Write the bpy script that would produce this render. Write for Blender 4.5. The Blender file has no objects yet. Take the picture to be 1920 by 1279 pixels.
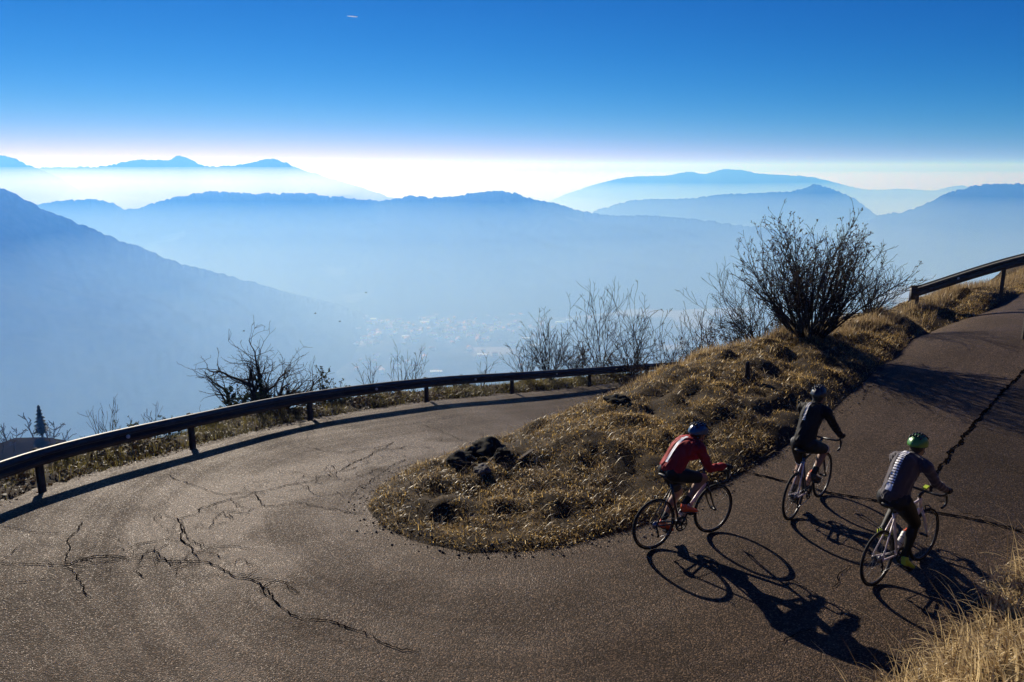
import bpy, bmesh, math, random
import numpy as np
from mathutils import Vector, Matrix, Quaternion
from mathutils.bvhtree import BVHTree
R = math.radians
random.seed(7)
rng = np.random.default_rng(11)
scene = bpy.context.scene
col = scene.collection

# ------------------------------------------------------------------ camera, sky, sun, exposure
CAM_H, PITCH, F = 4.7, R(12.33), 1500.0          # metres, radians, focal length in photo pixels (1920 wide)
cam_d = bpy.data.cameras.new('camera')
cam_d.sensor_width = 36.0
cam_d.lens = 36.0 * F / 1920.0
cam_d.clip_start, cam_d.clip_end = 0.1, 200000.0
cam = bpy.data.objects.new('camera', cam_d)
cam.location = (0, 0, CAM_H)
cam.rotation_euler = (math.pi / 2 - PITCH, 0, 0)
col.objects.link(cam)
scene.camera = cam

SUN_AZ, SUN_EL = R(-26.0), R(25.5)
SUN_DIR = Vector((math.sin(SUN_AZ) * math.cos(SUN_EL), math.cos(SUN_AZ) * math.cos(SUN_EL), math.sin(SUN_EL)))
world = bpy.data.worlds.new('World')
scene.world = world
world.use_nodes = True
wn, wl = world.node_tree.nodes, world.node_tree.links
wn.clear()
sky = wn.new('ShaderNodeTexSky')
sky.sky_type = 'NISHITA'
sky.sun_disc = False
sky.sun_elevation = SUN_EL
sky.sun_rotation = SUN_AZ
sky.altitude = 1500
sky.air_density, sky.dust_density, sky.ozone_density = 0.8, 0.0, 3.0
# colour response of the (polarised, contrasty) photograph applied to the whole sky alike: out = gain * (radiance / 10) ** power per channel
sep = wn.new('ShaderNodeSeparateColor'); cmb = wn.new('ShaderNodeCombineColor')
wl.new(sky.outputs[0], sep.inputs['Color'])
for i, (t_, gain, power) in enumerate([(1.04, 10.8, 3.6), (0.94, 6.0, 1.36), (1.0, 8.2, 0.9)]):
    m1 = wn.new('ShaderNodeMath'); m1.operation = 'MULTIPLY'; m1.inputs[1].default_value = t_ / 10.0
    m2 = wn.new('ShaderNodeMath'); m2.operation = 'MINIMUM'; m2.inputs[1].default_value = 1.1
    m3 = wn.new('ShaderNodeMath'); m3.operation = 'POWER'; m3.inputs[1].default_value = power
    m4 = wn.new('ShaderNodeMath'); m4.operation = 'MULTIPLY'; m4.inputs[1].default_value = gain
    wl.new(sep.outputs[i], m1.inputs[0]); wl.new(m1.outputs[0], m2.inputs[0]); wl.new(m2.outputs[0], m3.inputs[0]); wl.new(m3.outputs[0], m4.inputs[0])
    wl.new(m4.outputs[0], cmb.inputs[i])
bg = wn.new('ShaderNodeBackground')
bg.inputs['Strength'].default_value = 0.06
wo = wn.new('ShaderNodeOutputWorld')
wl.new(cmb.outputs[0], bg.inputs['Color'])
wl.new(bg.outputs[0], wo.inputs['Surface'])

sun_d = bpy.data.lights.new('sun', 'SUN')
sun_d.energy, sun_d.angle, sun_d.color = 5.0, R(0.5), (1.0, 0.915, 0.79)
sun = bpy.data.objects.new('sun', sun_d)
sun.rotation_euler = SUN_DIR.to_track_quat('Z', 'Y').to_euler()
sun.location = (-30, 60, 60)
col.objects.link(sun)

vs = scene.view_settings
vs.view_transform, vs.look, vs.gamma, vs.use_curve_mapping = 'Standard', 'None', 1.0, False
vs.exposure = 0.4
cy = scene.cycles
cy.max_bounces, cy.diffuse_bounces, cy.glossy_bounces = 6, 2, 2
cy.transmission_bounces, cy.volume_bounces, cy.transparent_max_bounces = 3, 2, 8
cy.use_denoising = True

# ------------------------------------------------------------------ helpers
def prop(o, label=None, cat=None, group=None, kind=None):
    if label: o['label'] = label
    if cat: o['category'] = cat
    if group: o['group'] = group
    if kind: o['kind'] = kind
    return o

def empty(name, loc=(0, 0, 0), **kw):
    o = bpy.data.objects.new(name, None)
    o.empty_display_size = 0.3
    o.location = loc
    col.objects.link(o)
    return prop(o, **kw)

def link(name, me, mats=None, parent=None, smooth=False, **kw):
    o = bpy.data.objects.new(name, me)
    col.objects.link(o)
    if mats is not None:
        for m in (mats if isinstance(mats, (list, tuple)) else [mats]):
            me.materials.append(m)
    if parent is not None: o.parent = parent
    if smooth: me.polygons.foreach_set('use_smooth', np.ones(len(me.polygons), bool))
    return prop(o, **kw)

def np_mesh(name, verts, faces, attrs=None):
    """verts (n,3), faces (m,k) arrays; attrs: dict name -> per-vertex float array"""
    verts = np.asarray(verts, np.float32); faces = np.asarray(faces, np.int32)
    me = bpy.data.meshes.new(name)
    n, (m, k) = len(verts), faces.shape
    me.vertices.add(n); me.vertices.foreach_set('co', verts.ravel())
    me.loops.add(m * k); me.loops.foreach_set('vertex_index', faces.ravel())
    me.polygons.add(m)
    me.polygons.foreach_set('loop_start', np.arange(0, m * k, k, dtype=np.int32))
    for a, v in (attrs or {}).items():
        at = me.attributes.new(a, 'FLOAT', 'POINT')
        at.data.foreach_set('value', np.asarray(v, np.float32))
    me.update(calc_edges=True)
    me.validate()
    return me

def grid_faces(nu, nv):
    i = np.arange(nu - 1)[:, None] * nv + np.arange(nv - 1)[None, :]
    i = i.ravel()
    return np.stack([i, i + nv, i + nv + 1, i + 1], 1)

def tubes(segs, sides=3):
    """segs: array (n,8) p0 p1 r0 r1 -> verts, quad faces (open ended tubes)"""
    s = np.asarray(segs, float).reshape(-1, 8)
    p0, p1, r0, r1 = s[:, :3], s[:, 3:6], s[:, 6], s[:, 7]
    d = p1 - p0
    d /= np.linalg.norm(d, axis=1)[:, None] + 1e-9
    up = np.where(np.abs(d[:, 2:3]) < 0.9, np.array([[0, 0, 1.0]]), np.array([[1.0, 0, 0]]))
    a = np.cross(d, up); a /= np.linalg.norm(a, axis=1)[:, None] + 1e-9
    b = np.cross(d, a)
    n = len(s)
    V = np.zeros((n, 2, sides, 3))
    for k in range(sides):
        t = 2 * math.pi * k / sides
        off = a * math.cos(t) + b * math.sin(t)
        V[:, 0, k] = p0 + off * r0[:, None]
        V[:, 1, k] = p1 + off * r1[:, None]
    base = (np.arange(n) * 2 * sides)[:, None]
    k = np.arange(sides)[None, :]; k2 = (k + 1) % sides
    Fq = np.stack([base + k, base + k2, base + sides + k2, base + sides + k], 2).reshape(-1, 4)
    return V.reshape(-1, 3), Fq

def mesh_of(verts, faces, name='m'):
    me = bpy.data.meshes.new(name)
    me.from_pydata([tuple(v) for v in verts], [], [tuple(f) for f in faces])
    me.update()
    return me

class MB:
    """collects simple shapes into one mesh"""
    def __init__(s): s.v, s.f, s.m = [], [], []
    def add(s, vs_, fs_, mi=0):
        b = len(s.v)
        s.v += [tuple(v) for v in vs_]
        s.f += [tuple(b + i for i in f) for f in fs_]
        s.m += [mi] * len(fs_)
        return s
    def tube(s, pts, radii, n=10, mi=0, closed=False, cap=True, squash=None):
        """smooth tube along pts; radii float or list or list of (ra, rb); squash = (axis vector, factor)"""
        pts = [Vector(p) for p in pts]
        k = len(pts)
        if not isinstance(radii, (list, tuple)): radii = [radii] * k
        rings = []
        prev_a = None
        for i, p in enumerate(pts):
            if closed: d = pts[(i + 1) % k] - pts[i - 1]
            else: d = pts[min(i + 1, k - 1)] - pts[max(i - 1, 0)]
            d.normalize()
            if prev_a is None:
                ref = Vector((0, 0, 1)) if abs(d.z) < 0.9 else Vector((0, 1, 0))
                a = d.cross(ref).normalized()
            else:
                a = (prev_a - d * prev_a.dot(d)).normalized()
            prev_a = a
            b = d.cross(a)
            r = radii[i]
            ra, rb = r if isinstance(r, (list, tuple)) else (r, r)
            rings.append([p + a * math.cos(t) * ra + b * math.sin(t) * rb for t in [2 * math.pi * j / n for j in range(n)]])
        V = [v for ring in rings for v in ring]
        Fs = []
        for i in range(k if closed else k - 1):
            i2 = (i + 1) % k
            for j in range(n):
                Fs.append((i * n + j, i * n + (j + 1) % n, i2 * n + (j + 1) % n, i2 * n + j))
        if cap and not closed:
            Fs.append(tuple(range(n - 1, -1, -1))); Fs.append(tuple((k - 1) * n + j for j in range(n)))
        return s.add(V, Fs, mi)
    def box(s, c, half, mi=0, rot=None):
        c = Vector(c)
        V = []
        for x in (-1, 1):
            for y in (-1, 1):
                for z in (-1, 1):
                    v = Vector((x * half[0], y * half[1], z * half[2]))
                    V.append(c + (rot @ v if rot else v))
        return s.add(V, [(0, 1, 3, 2), (4, 6, 7, 5), (0, 4, 5, 1), (2, 3, 7, 6), (0, 2, 6, 4), (1, 5, 7, 3)], mi)
    def ell(s, c, rad, nu=14, nv=9, rot=None, mi=0):
        c = Vector(c); V, Fs = [], []
        for i in range(nv + 1):
            th = math.pi * i / nv
            for j in range(nu):
                ph = 2 * math.pi * j / nu
                v = Vector((rad[0] * math.sin(th) * math.cos(ph), rad[1] * math.sin(th) * math.sin(ph), rad[2] * math.cos(th)))
                V.append(c + (rot @ v if rot else v))
        for i in range(nv):
            for j in range(nu):
                Fs.append((i * nu + j, (i + 1) * nu + j, (i + 1) * nu + (j + 1) % nu, i * nu + (j + 1) % nu))
        return s.add(V, Fs, mi)
    def mesh(s, name='mesh'):
        me = mesh_of(s.v, s.f, name)
        me.polygons.foreach_set('material_index', np.array(s.m, np.int32))
        return me
    def build(s, name, mats, parent=None, smooth=True, **kw):
        return link(name, s.mesh(name), mats, parent, smooth, **kw)

def new_mat(name):
    m = bpy.data.materials.new(name)
    m.use_nodes = True
    n, l = m.node_tree.nodes, m.node_tree.links
    n.clear()
    out = n.new('ShaderNodeOutputMaterial')
    return m, n, l, out

def ramp(n, l, src, stops):
    r = n.new('ShaderNodeValToRGB')
    e = r.color_ramp.elements
    while len(e) > 1: e.remove(e[-1])
    e[0].position = stops[0][0]; e[0].color = (*stops[0][1], 1)
    for p, c in stops[1:]:
        q = e.new(p); q.color = (*c, 1)
    l.new(src, r.inputs['Fac'])
    return r.outputs['Color']

def noise_tex(n, l, scale, detail=4, rough=0.55, vec=None, dist=0.0):
    t = n.new('ShaderNodeTexNoise')
    t.inputs['Scale'].default_value = scale
    t.inputs['Detail'].default_value = detail
    t.inputs['Roughness'].default_value = rough
    t.inputs['Distortion'].default_value = dist
    if vec is not None: l.new(vec, t.inputs['Vector'])
    return t.outputs['Fac']

def simple_mat(name, c, rough=0.5, metal=0.0, var=0.25, scale=30.0, spec=0.5, bump=0.0, sheen=0.0, coat=0.0):
    """principled surface with a little procedural variation"""
    m, n, l, out = new_mat(name)
    p = n.new('ShaderNodeBsdfPrincipled')
    tc = n.new('ShaderNodeTexCoord')
    nz = noise_tex(n, l, scale, 4, 0.6, tc.outputs['Object'])
    lo = tuple(x * (1 - var) for x in c); hi = tuple(min(1, x * (1 + var)) for x in c)
    l.new(ramp(n, l, nz, [(0.3, lo), (0.7, hi)]), p.inputs['Base Color'])
    p.inputs['Roughness'].default_value = rough
    p.inputs['Metallic'].default_value = metal
    p.inputs['Specular IOR Level'].default_value = spec
    p.inputs['Sheen Weight'].default_value = sheen
    p.inputs['Coat Weight'].default_value = coat
    if bump:
        b = n.new('ShaderNodeBump'); b.inputs['Strength'].default_value = bump; b.inputs['Distance'].default_value = 0.01
        l.new(nz, b.inputs['Height']); l.new(b.outputs[0], p.inputs['Normal'])
    l.new(p.outputs[0], out.inputs['Surface'])
    return m

def blade_mat(name, c_lo, c_hi, trans=0.45, rough=0.6):
    """thin plant matter: diffuse + light coming through, tint varies blade by blade"""
    m, n, l, out = new_mat(name)
    at = n.new('ShaderNodeAttribute'); at.attribute_name = 'tint'
    colr = ramp(n, l, at.outputs['Fac'], [(0.0, c_lo), (1.0, c_hi)])
    p = n.new('ShaderNodeBsdfPrincipled')
    p.inputs['Roughness'].default_value = rough
    p.inputs['Specular IOR Level'].default_value = 0.25
    l.new(colr, p.inputs['Base Color'])
    t = n.new('ShaderNodeBsdfTranslucent'); l.new(colr, t.inputs['Color'])
    mx = n.new('ShaderNodeMixShader'); mx.inputs[0].default_value = trans
    l.new(p.outputs[0], mx.inputs[1]); l.new(t.outputs[0], mx.inputs[2])
    l.new(mx.outputs[0], out.inputs['Surface'])
    return m

# ------------------------------------------------------------------ survey: photo measurements -> metres
CP, SP = math.cos(PITCH), math.sin(PITCH)
def unproject(px, py, zc):
    xc = (px - 960.0) / F * zc; yc = (py - 639.5) / F * zc
    return np.array([xc, zc * CP - yc * SP, CAM_H - (zc * SP + yc * CP)])
def ray_dir(px, py):
    return unproject(px, py, 1.0) - np.array([0, 0, CAM_H])
def project(p):
    x, y, z = p; dn = CAM_H - z
    zc = y * CP + dn * SP
    return 960 + F * x / zc, 639.5 + F * (dn * CP - y * SP) / zc, zc
def hit(px, py, fn, t0=2.0, t1=80.0):
    """first crossing of a line of sight with the surface z = fn(x, y)"""
    d = ray_dir(px, py)
    t = np.linspace(t0, t1, 4000)
    P = np.array([0, 0, CAM_H])[None] + d[None] * t[:, None]
    below = P[:, 2] < fn(P[:, 0], P[:, 1])
    i = int(np.argmax(below)) if below.any() else len(t) - 1
    return P[i]

def vnoise(x, y, seed=0):
    x = np.asarray(x, float); y = np.asarray(y, float)
    xi, yi = np.floor(x).astype(np.int64), np.floor(y).astype(np.int64)
    fx, fy = x - xi, y - yi
    fx = fx * fx * (3 - 2 * fx); fy = fy * fy * (3 - 2 * fy)
    def h(a, b):
        n_ = (a * 374761393 + b * 668265263 + seed * 1442695041) & 0xffffffff
        n_ = ((n_ ^ (n_ >> 13)) * 1274126177) & 0xffffffff
        return ((n_ ^ (n_ >> 16)) & 0xffff) / 65535.0
    return (h(xi, yi) * (1 - fx) + h(xi + 1, yi) * fx) * (1 - fy) + (h(xi, yi + 1) * (1 - fx) + h(xi + 1, yi + 1) * fx) * fy - 0.5
def fbm(x, y, octv=4, seed=0, gain=0.5):
    s = 0; a = 1.0; f = 1.0
    for o in range(octv):
        s = s + a * vnoise(x * f + 17.3 * o, y * f - 9.1 * o, seed + o); a *= gain; f *= 2.03
    return s

class TPS:
    def __init__(s, pts, lam=1e-3):
        p = np.asarray(pts, float); s.p = p[:, :2]
        n = len(p)
        K = s.k(np.linalg.norm(s.p[:, None] - s.p[None], axis=2)) + lam * np.eye(n)
        Pm = np.hstack([np.ones((n, 1)), s.p])
        A = np.block([[K, Pm], [Pm.T, np.zeros((3, 3))]])
        w = np.linalg.solve(A, np.concatenate([p[:, 2], np.zeros(3)]))
        s.w, s.a = w[:n], w[n:]
    @staticmethod
    def k(r): return r * r * np.log(r + 1e-9)
    def __call__(s, x, y):
        x = np.asarray(x, float); y = np.asarray(y, float)
        sh = x.shape; x = x.ravel(); y = y.ravel()
        z = s.a[0] + s.a[1] * x + s.a[2] * y
        for (cx, cy_), w in zip(s.p, s.w):
            z = z + w * s.k(np.hypot(x - cx, y - cy_))
        return z.reshape(sh)

def seg_dist(x, y, poly, closed=False):
    x = np.asarray(x, float); y = np.asarray(y, float)
    best = np.full(x.shape, 1e9)
    pts = list(poly) + ([poly[0]] if closed else [])
    for (ax, ay), (bx, by) in zip(pts[:-1], pts[1:]):
        dx, dy = bx - ax, by - ay
        t = np.clip(((x - ax) * dx + (y - ay) * dy) / (dx * dx + dy * dy + 1e-12), 0, 1)
        best = np.minimum(best, np.hypot(x - ax - t * dx, y - ay - t * dy))
    return best
def inside(x, y, poly):
    x = np.asarray(x, float); y = np.asarray(y, float)
    r = np.zeros(x.shape, bool)
    pts = list(poly)
    for (ax, ay), (bx, by) in zip(pts, pts[1:] + pts[:1]):
        c = ((ay > y) != (by > y)) & (x < (bx - ax) * (y - ay) / (by - ay + 1e-12) + ax)
        r ^= c
    return r
def sdist(x, y, poly):
    d = seg_dist(x, y, poly, True)
    return np.where(inside(x, y, poly), d, -d)        # positive inside
def sstep(a, b, x):
    t = np.clip((x - a) / (b - a), 0, 1); return t * t * (3 - 2 * t)
def smooth_line(pts, n):
    """Catmull-Rom resample to n points"""
    p = np.asarray(pts, float)
    q = np.vstack([2 * p[0] - p[1], p, 2 * p[-1] - p[-2]])
    out = []
    k = len(p) - 1
    for u in np.linspace(0, k - 1e-6, n):
        i = int(u); t = u - i
        a, b, c, d = q[i], q[i + 1], q[i + 2], q[i + 3]
        out.append(0.5 * (2 * b + (c - a) * t + (2 * a - 5 * b + 4 * c - d) * t * t + (3 * b - a - 3 * c + d) * t ** 3))
    return np.array(out)

# ------------------------------------------------------------------ the hairpin: road surface, mound, bank
RAIL_POSTS = np.array([unproject(*q) for q in [(-260, 1070, 9.5), (80, 925, 12.3), (362, 845, 15.0), (582, 791, 18.3), (800, 757, 21.5),
                                             (960, 741, 24.5), (1105, 727, 27.8), (1212, 716, 31.0)]])
ext = RAIL_POSTS[-1] + (RAIL_POSTS[-1] - RAIL_POSTS[-3]) / np.linalg.norm((RAIL_POSTS[-1] - RAIL_POSTS[-3])[:2]) * 4.0
RAIL_POSTS = np.vstack([RAIL_POSTS, ext])
OUTER = [(-13, -12), (-11.2, 0), (-9.6, 4.5)] + [tuple(p[:2]) for p in RAIL_POSTS] + [(14, 41), (24, 52), (45, 70), (90, 105)]
OUT_POLY = [(-13, -40)] + OUTER + [(200, 150), (200, -40)]
INNER_LOW = [(-0.9, 14.5), (1.3, 17.4), (3.9, 20.4), (6.6, 23.6), (9.4, 27), (13, 31.6), (20, 40), (40, 60)]
road_pts = [tuple(p) for p in RAIL_POSTS] + [
    (0, 6.5, 0), (4, 8.5, 0), (2, 9.5, 0), (4.6, 11.0, .03), (-4, 7.2, -.04), (-8, 6.5, -.1), (-2.1, 10.9, -.14), (-9, 2, -.1),
    (0.5, 9.2, 0), (7.2, 14.2, .12), (9.6, 17.6, .2), (12.5, 21.5, .35), (17, 27, .5), (26, 36, .9),
    (9, 10, .12), (13, 14, .25), (20, 20, .5), (6, 7.5, .05), (3, 3, .0), (14, 6, .3), (28, 24, .8),
    (-0.9, 14.5, -.75), (3.9, 20.4, -1.95), (9.4, 27, -3.3), (20, 40, -6.0), (14, 41, -5.6), (24, 52, -8.0), (0, 0, 0), (-6, -6, 0),
    (5.3, 13.9, .08), (6.6, 15.4, .13), (8.4, 17.8, .2), (10.2, 20.2, .28), (11.3, 21.0, .32), (13.8, 23.3, .40), (17.3, 26.7, .55), (26, 35, .9)]
ROAD_T = TPS(road_pts, 0.02)
def road_z(x, y):
    z = ROAD_T(np.clip(x, -16, 34), np.clip(y, -8, 55))
    s = sdist(x, y, OUT_POLY)                              # outer asphalt edge raised to draw the barrier's shadow nearer its posts
    return z + 0.115 * sstep(0.0, 0.30, s) * (1 - sstep(1.0, 4.0, s))

edge_px = [(1745, 622), (1700, 645), (1650, 685), (1590, 740), (1520, 800), (1450, 850), (1390, 886), (1300, 935), (1190, 988), (1080, 1017),
           (980, 1033), (880, 1036), (790, 1016), (720, 986), (692, 950), (712, 916), (775, 880)]
EDGE = [tuple(hit(px, py, road_z)[:2]) for px, py in edge_px]
UPPER_LEFT = [(36, 44), (26, 35), (17.3, 26.7), (13.8, 23.3)]
ISLAND = UPPER_LEFT + [tuple(q) for q in EDGE] + INNER_LOW
crest_px = [(960, 818, 15.2), (1020, 802, 16.0), (1110, 769, 17.5), (1200, 738, 19.0), (1300, 694, 19.8), (1400, 656, 20.4), (1500, 634, 20.6),
            (1580, 613, 21.5), (1650, 592, 23.0), (1718, 575, 25.5), (1800, 548, 27.5), (1920, 518, 30.5)]
CREST = [unproject(*q) for q in crest_px]
isl = [(x, y, float(road_z(np.array([x]), np.array([y]))[0])) for x, y in EDGE[::1] + INNER_LOW]
isl += [tuple(c) for c in CREST]
isl += [(1.0, 11.7, 0.16), (-0.3, 11.9, 0.05), (3.2, 14.2, 0.38), (5.2, 16.5, 0.5), (13.8, 23.3, .40), (17.3, 26.7, .55), (26, 35, .9), (36, 44, 1.2), (24, 37, .75)]
isl += [(8.2, 20.0, 0.5), tuple(unproject(1700, 605, 22.5)), tuple(unproject(1745, 582, 25.0))]
ISL_T = TPS(isl, 0.02)
BANK_A, BANK_D = np.array([3.62, 6.58]), np.array([0.76, 0.65]) / np.hypot(0.76, 0.65)
BANK_N = np.array([BANK_D[1], -BANK_D[0]])
def bank_d(x, y):
    return (x - BANK_A[0]) * BANK_N[0] + (y - BANK_A[1]) * BANK_N[1]
def ground_z(x, y, rough=True):
    x = np.asarray(x, float); y = np.asarray(y, float)
    z = road_z(x, y) - 0.05
    di = sdist(x, y, ISLAND)
    n1 = fbm(x * 0.7, y * 0.7, 2, 3) * 0.16 + fbm(x * 2.3, y * 2.3, 4, 8) * 0.24 if rough else 0
    zi = ISL_T(np.clip(x, -16, 36), np.clip(y, -8, 50))
    z = np.where(di > -0.25, z + sstep(-0.25, 0.25, di) * (zi + 0.08 - z) + n1 * sstep(-0.15, 0.9, di), z)
    bd = bank_d(x, y)
    n2 = fbm(x * 1.3, y * 1.3, 4, 21) * 0.28 if rough else 0
    z = z + np.where(bd > -0.3, sstep(-0.3, 0.3, bd) * 0.1 + np.maximum(bd, 0) * 0.74 + n2 * sstep(-0.2, 0.6, bd), 0)
    z = np.minimum(z, 3.15 + 0.0 * z)
    do = -sdist(x, y, OUT_POLY)
    n3 = fbm(x * 1.6, y * 1.6, 4, 33) if rough else 0
    z = z + np.where(do > 0, 0.12 * sstep(0.15, 0.7, do) + 0.16 * n3 * sstep(0.1, 0.8, do) - 0.72 * np.maximum(do - 1.3, 0) ** 1.15 / (1 + 0.02 * np.maximum(do - 1.3, 0)), 0)
    return z
# ------------------------------------------------------------------ materials of the place
def ground_mat():
    m, n, l, out = new_mat('dry_soil')
    tc = n.new('ShaderNodeTexCoord')
    p = n.new('ShaderNodeBsdfPrincipled')
    a = noise_tex(n, l, 3.0, 6, 0.65, tc.outputs['Object'])
    b = noise_tex(n, l, 45.0, 4, 0.7, tc.outputs['Object'])
    mx = n.new('ShaderNodeMath'); mx.operation = 'MULTIPLY_ADD'; mx.inputs[1].default_value = 0.5
    l.new(a, mx.inputs[0])
    hb = n.new('ShaderNodeMath'); hb.operation = 'MULTIPLY'; hb.inputs[1].default_value = 0.5
    l.new(b, hb.inputs[0]); l.new(hb.outputs[0], mx.inputs[2])
    l.new(ramp(n, l, mx.outputs[0], [(0.32, (.014, .009, .004)), (0.5, (.035, .022, .009)), (0.7, (.14, .09, .032))]), p.inputs['Base Color'])
    p.inputs['Roughness'].default_value = 0.9; p.inputs['Specular IOR Level'].default_value = 0.15
    bp = n.new('ShaderNodeBump'); bp.inputs['Strength'].default_value = 0.9; bp.inputs['Distance'].default_value = 0.04
    l.new(mx.outputs[0], bp.inputs['Height']); l.new(bp.outputs[0], p.inputs['Normal'])
    l.new(p.outputs[0], out.inputs['Surface'])
    return m

def asphalt_mat(name, tone=1.0, warm=(1.0, .64, .38), spec=0.2):
    """stone chips in weathered binder: per-chip tone and relief, polished wheel tracks along the bend (attribute 'lane')"""
    m, n, l, out = new_mat(name)
    tc = n.new('ShaderNodeTexCoord')
    p = n.new('ShaderNodeBsdfPrincipled')
    vo = n.new('ShaderNodeTexVoronoi'); vo.inputs['Scale'].default_value = 72.0; vo.inputs['Randomness'].default_value = 1.0
    l.new(tc.outputs['Object'], vo.inputs['Vector'])
    sp = n.new('ShaderNodeSeparateColor'); l.new(vo.outputs['Color'], sp.inputs['Color'])
    chip = ramp(n, l, sp.outputs[0], [(q, tuple(v * tone * w for w in warm)) for q, v in ((0.0, .006), (0.35, .022), (0.65, .055), (0.86, .12), (1.0, .26))])
    big = noise_tex(n, l, 0.55, 5, 0.6, tc.outputs['Object'])
    lane = n.new('ShaderNodeAttribute'); lane.attribute_name = 'lane'
    lt = n.new('ShaderNodeTexNoise'); lt.noise_dimensions = '1D'; lt.inputs['Scale'].default_value = 2.4; lt.inputs['Detail'].default_value = 5
    lt.inputs['Roughness'].default_value = 0.65
    l.new(lane.outputs['Fac'], lt.inputs['W'])
    add = n.new('ShaderNodeMath'); add.operation = 'ADD'
    ln_ = n.new('ShaderNodeMath'); ln_.operation = 'MULTIPLY_ADD'; ln_.inputs[1].default_value = 0.62; ln_.inputs[2].default_value = 0.19
    l.new(lt.outputs['Fac'], ln_.inputs[0])
    wa = n.new('ShaderNodeAttribute'); wa.attribute_name = 'worn_gloss'
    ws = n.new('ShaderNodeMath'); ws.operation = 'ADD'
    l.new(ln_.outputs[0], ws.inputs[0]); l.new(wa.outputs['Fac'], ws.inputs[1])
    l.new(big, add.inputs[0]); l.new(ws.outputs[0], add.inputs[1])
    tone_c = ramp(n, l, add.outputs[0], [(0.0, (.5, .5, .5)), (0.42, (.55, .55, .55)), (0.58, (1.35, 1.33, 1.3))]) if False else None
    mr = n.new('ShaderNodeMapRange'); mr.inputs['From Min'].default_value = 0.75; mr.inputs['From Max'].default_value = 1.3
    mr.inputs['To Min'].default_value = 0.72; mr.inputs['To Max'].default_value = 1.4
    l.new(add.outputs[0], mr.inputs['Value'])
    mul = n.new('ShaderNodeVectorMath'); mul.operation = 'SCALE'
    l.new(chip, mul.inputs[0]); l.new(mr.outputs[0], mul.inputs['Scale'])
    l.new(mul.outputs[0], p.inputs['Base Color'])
    # roughness: polished in the tracks
    rr = n.new('ShaderNodeMapRange'); rr.inputs['From Min'].default_value = 0.8; rr.inputs['From Max'].default_value = 1.25
    rr.inputs['To Min'].default_value = 0.88; rr.inputs['To Max'].default_value = 0.66
    l.new(add.outputs[0], rr.inputs['Value'])
    pol = n.new('ShaderNodeMapRange'); pol.inputs['From Min'].default_value = 0.72; pol.inputs['From Max'].default_value = 1.0
    pol.inputs['To Min'].default_value = 0.0; pol.inputs['To Max'].default_value = -0.34          # some chips are polished and glint
    l.new(sp.outputs[2], pol.inputs['Value'])
    ra = n.new('ShaderNodeMath'); ra.operation = 'ADD'; l.new(rr.outputs[0], ra.inputs[0]); l.new(pol.outputs[0], ra.inputs[1])
    l.new(ra.outputs[0], p.inputs['Roughness'])
    p.inputs['Specular IOR Level'].default_value = spec
    p.inputs['Specular Tint'].default_value = (1.0, .68, .46, 1)
    bp = n.new('ShaderNodeBump'); bp.inputs['Strength'].default_value = 1.0; bp.inputs['Distance'].default_value = 0.008
    inv = n.new('ShaderNodeMath'); inv.operation = 'SUBTRACT'; inv.inputs[0].default_value = 1.0
    l.new(vo.outputs['Distance'], inv.inputs[1])
    hh = n.new('ShaderNodeMath'); hh.operation = 'MULTIPLY_ADD'; hh.inputs[1].default_value = 0.6
    l.new(sp.outputs[1], hh.inputs[0]); l.new(inv.outputs[0], hh.inputs[2])
    l.new(hh.outputs[0], bp.inputs['Height']); l.new(bp.outputs[0], p.inputs['Normal'])
    l.new(p.outputs[0], out.inputs['Surface'])
    return m

def hill_mat(name, lo, hi, meadow=(.09, .08, .045), thr=0.66):
    m, n, l, out = new_mat(name)
    tc = n.new('ShaderNodeTexCoord')
    p = n.new('ShaderNodeBsdfPrincipled')
    a = noise_tex(n, l, 0.03, 5, 0.7, tc.outputs['Object'])
    b = noise_tex(n, l, 0.0022, 5, 0.55, tc.outputs['Object'])
    c1 = ramp(n, l, a, [(0.35, lo), (0.7, hi)])
    f = ramp(n, l, b, [(thr, (0, 0, 0)), (thr + .04, (1, 1, 1))])
    mx = n.new('ShaderNodeMix'); mx.data_type = 'RGBA'
    l.new(f, mx.inputs['Factor']); l.new(c1, mx.inputs['A']); mx.inputs['B'].default_value = (*meadow, 1)
    l.new(mx.outputs['Result'], p.inputs['Base Color'])
    p.inputs['Roughness'].default_value = 1.0; p.inputs['Specular IOR Level'].default_value = 0.0
    l.new(p.outputs[0], out.inputs['Surface'])
    return m

M_GROUND = ground_mat()
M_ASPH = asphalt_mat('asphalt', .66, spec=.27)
M_PATCH = asphalt_mat('asphalt_patch', 0.42, spec=.2)
M_SEAM = simple_mat('tar_crack', (.004, .003, .003), 1.0, var=.4, spec=.0)
M_FOREST = hill_mat('winter_forest', (.010, .009, .007), (.045, .036, .022))
M_VALLEY = hill_mat('valley_land', (.008, .010, .007), (.11, .10, .07), (.24, .21, .14), 0.56)
M_STEEL = simple_mat('weathered_steel', (.06, .052, .045), 0.6, 0.25, .25, 6.0, bump=.1)
M_RUST = simple_mat('rusty_post', (.055, .042, .034), 0.8, 0.2, .4, 15.0)
M_BARK = simple_mat('bark', (.035, .026, .02), 0.9, var=.4, scale=20, spec=.15)
M_BARK2 = simple_mat('grey_bark', (.06, .05, .042), 0.9, var=.35, scale=20, spec=.15)
M_STONE = simple_mat('field_stone', (.09, .08, .07), 0.85, var=.45, scale=9, bump=.8, spec=.2)
M_MOSS = simple_mat('dark_mossy_stone', (.02, .018, .014), 0.95, var=.6, scale=18, bump=1.0, spec=.1)
M_WOOD = simple_mat('grey_wood', (.12, .095, .07), 0.85, var=.4, scale=25, spec=.2)
M_LEAF = blade_mat('dry_leaf', (.03, .017, .008), (.09, .05, .02), .3)
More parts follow.
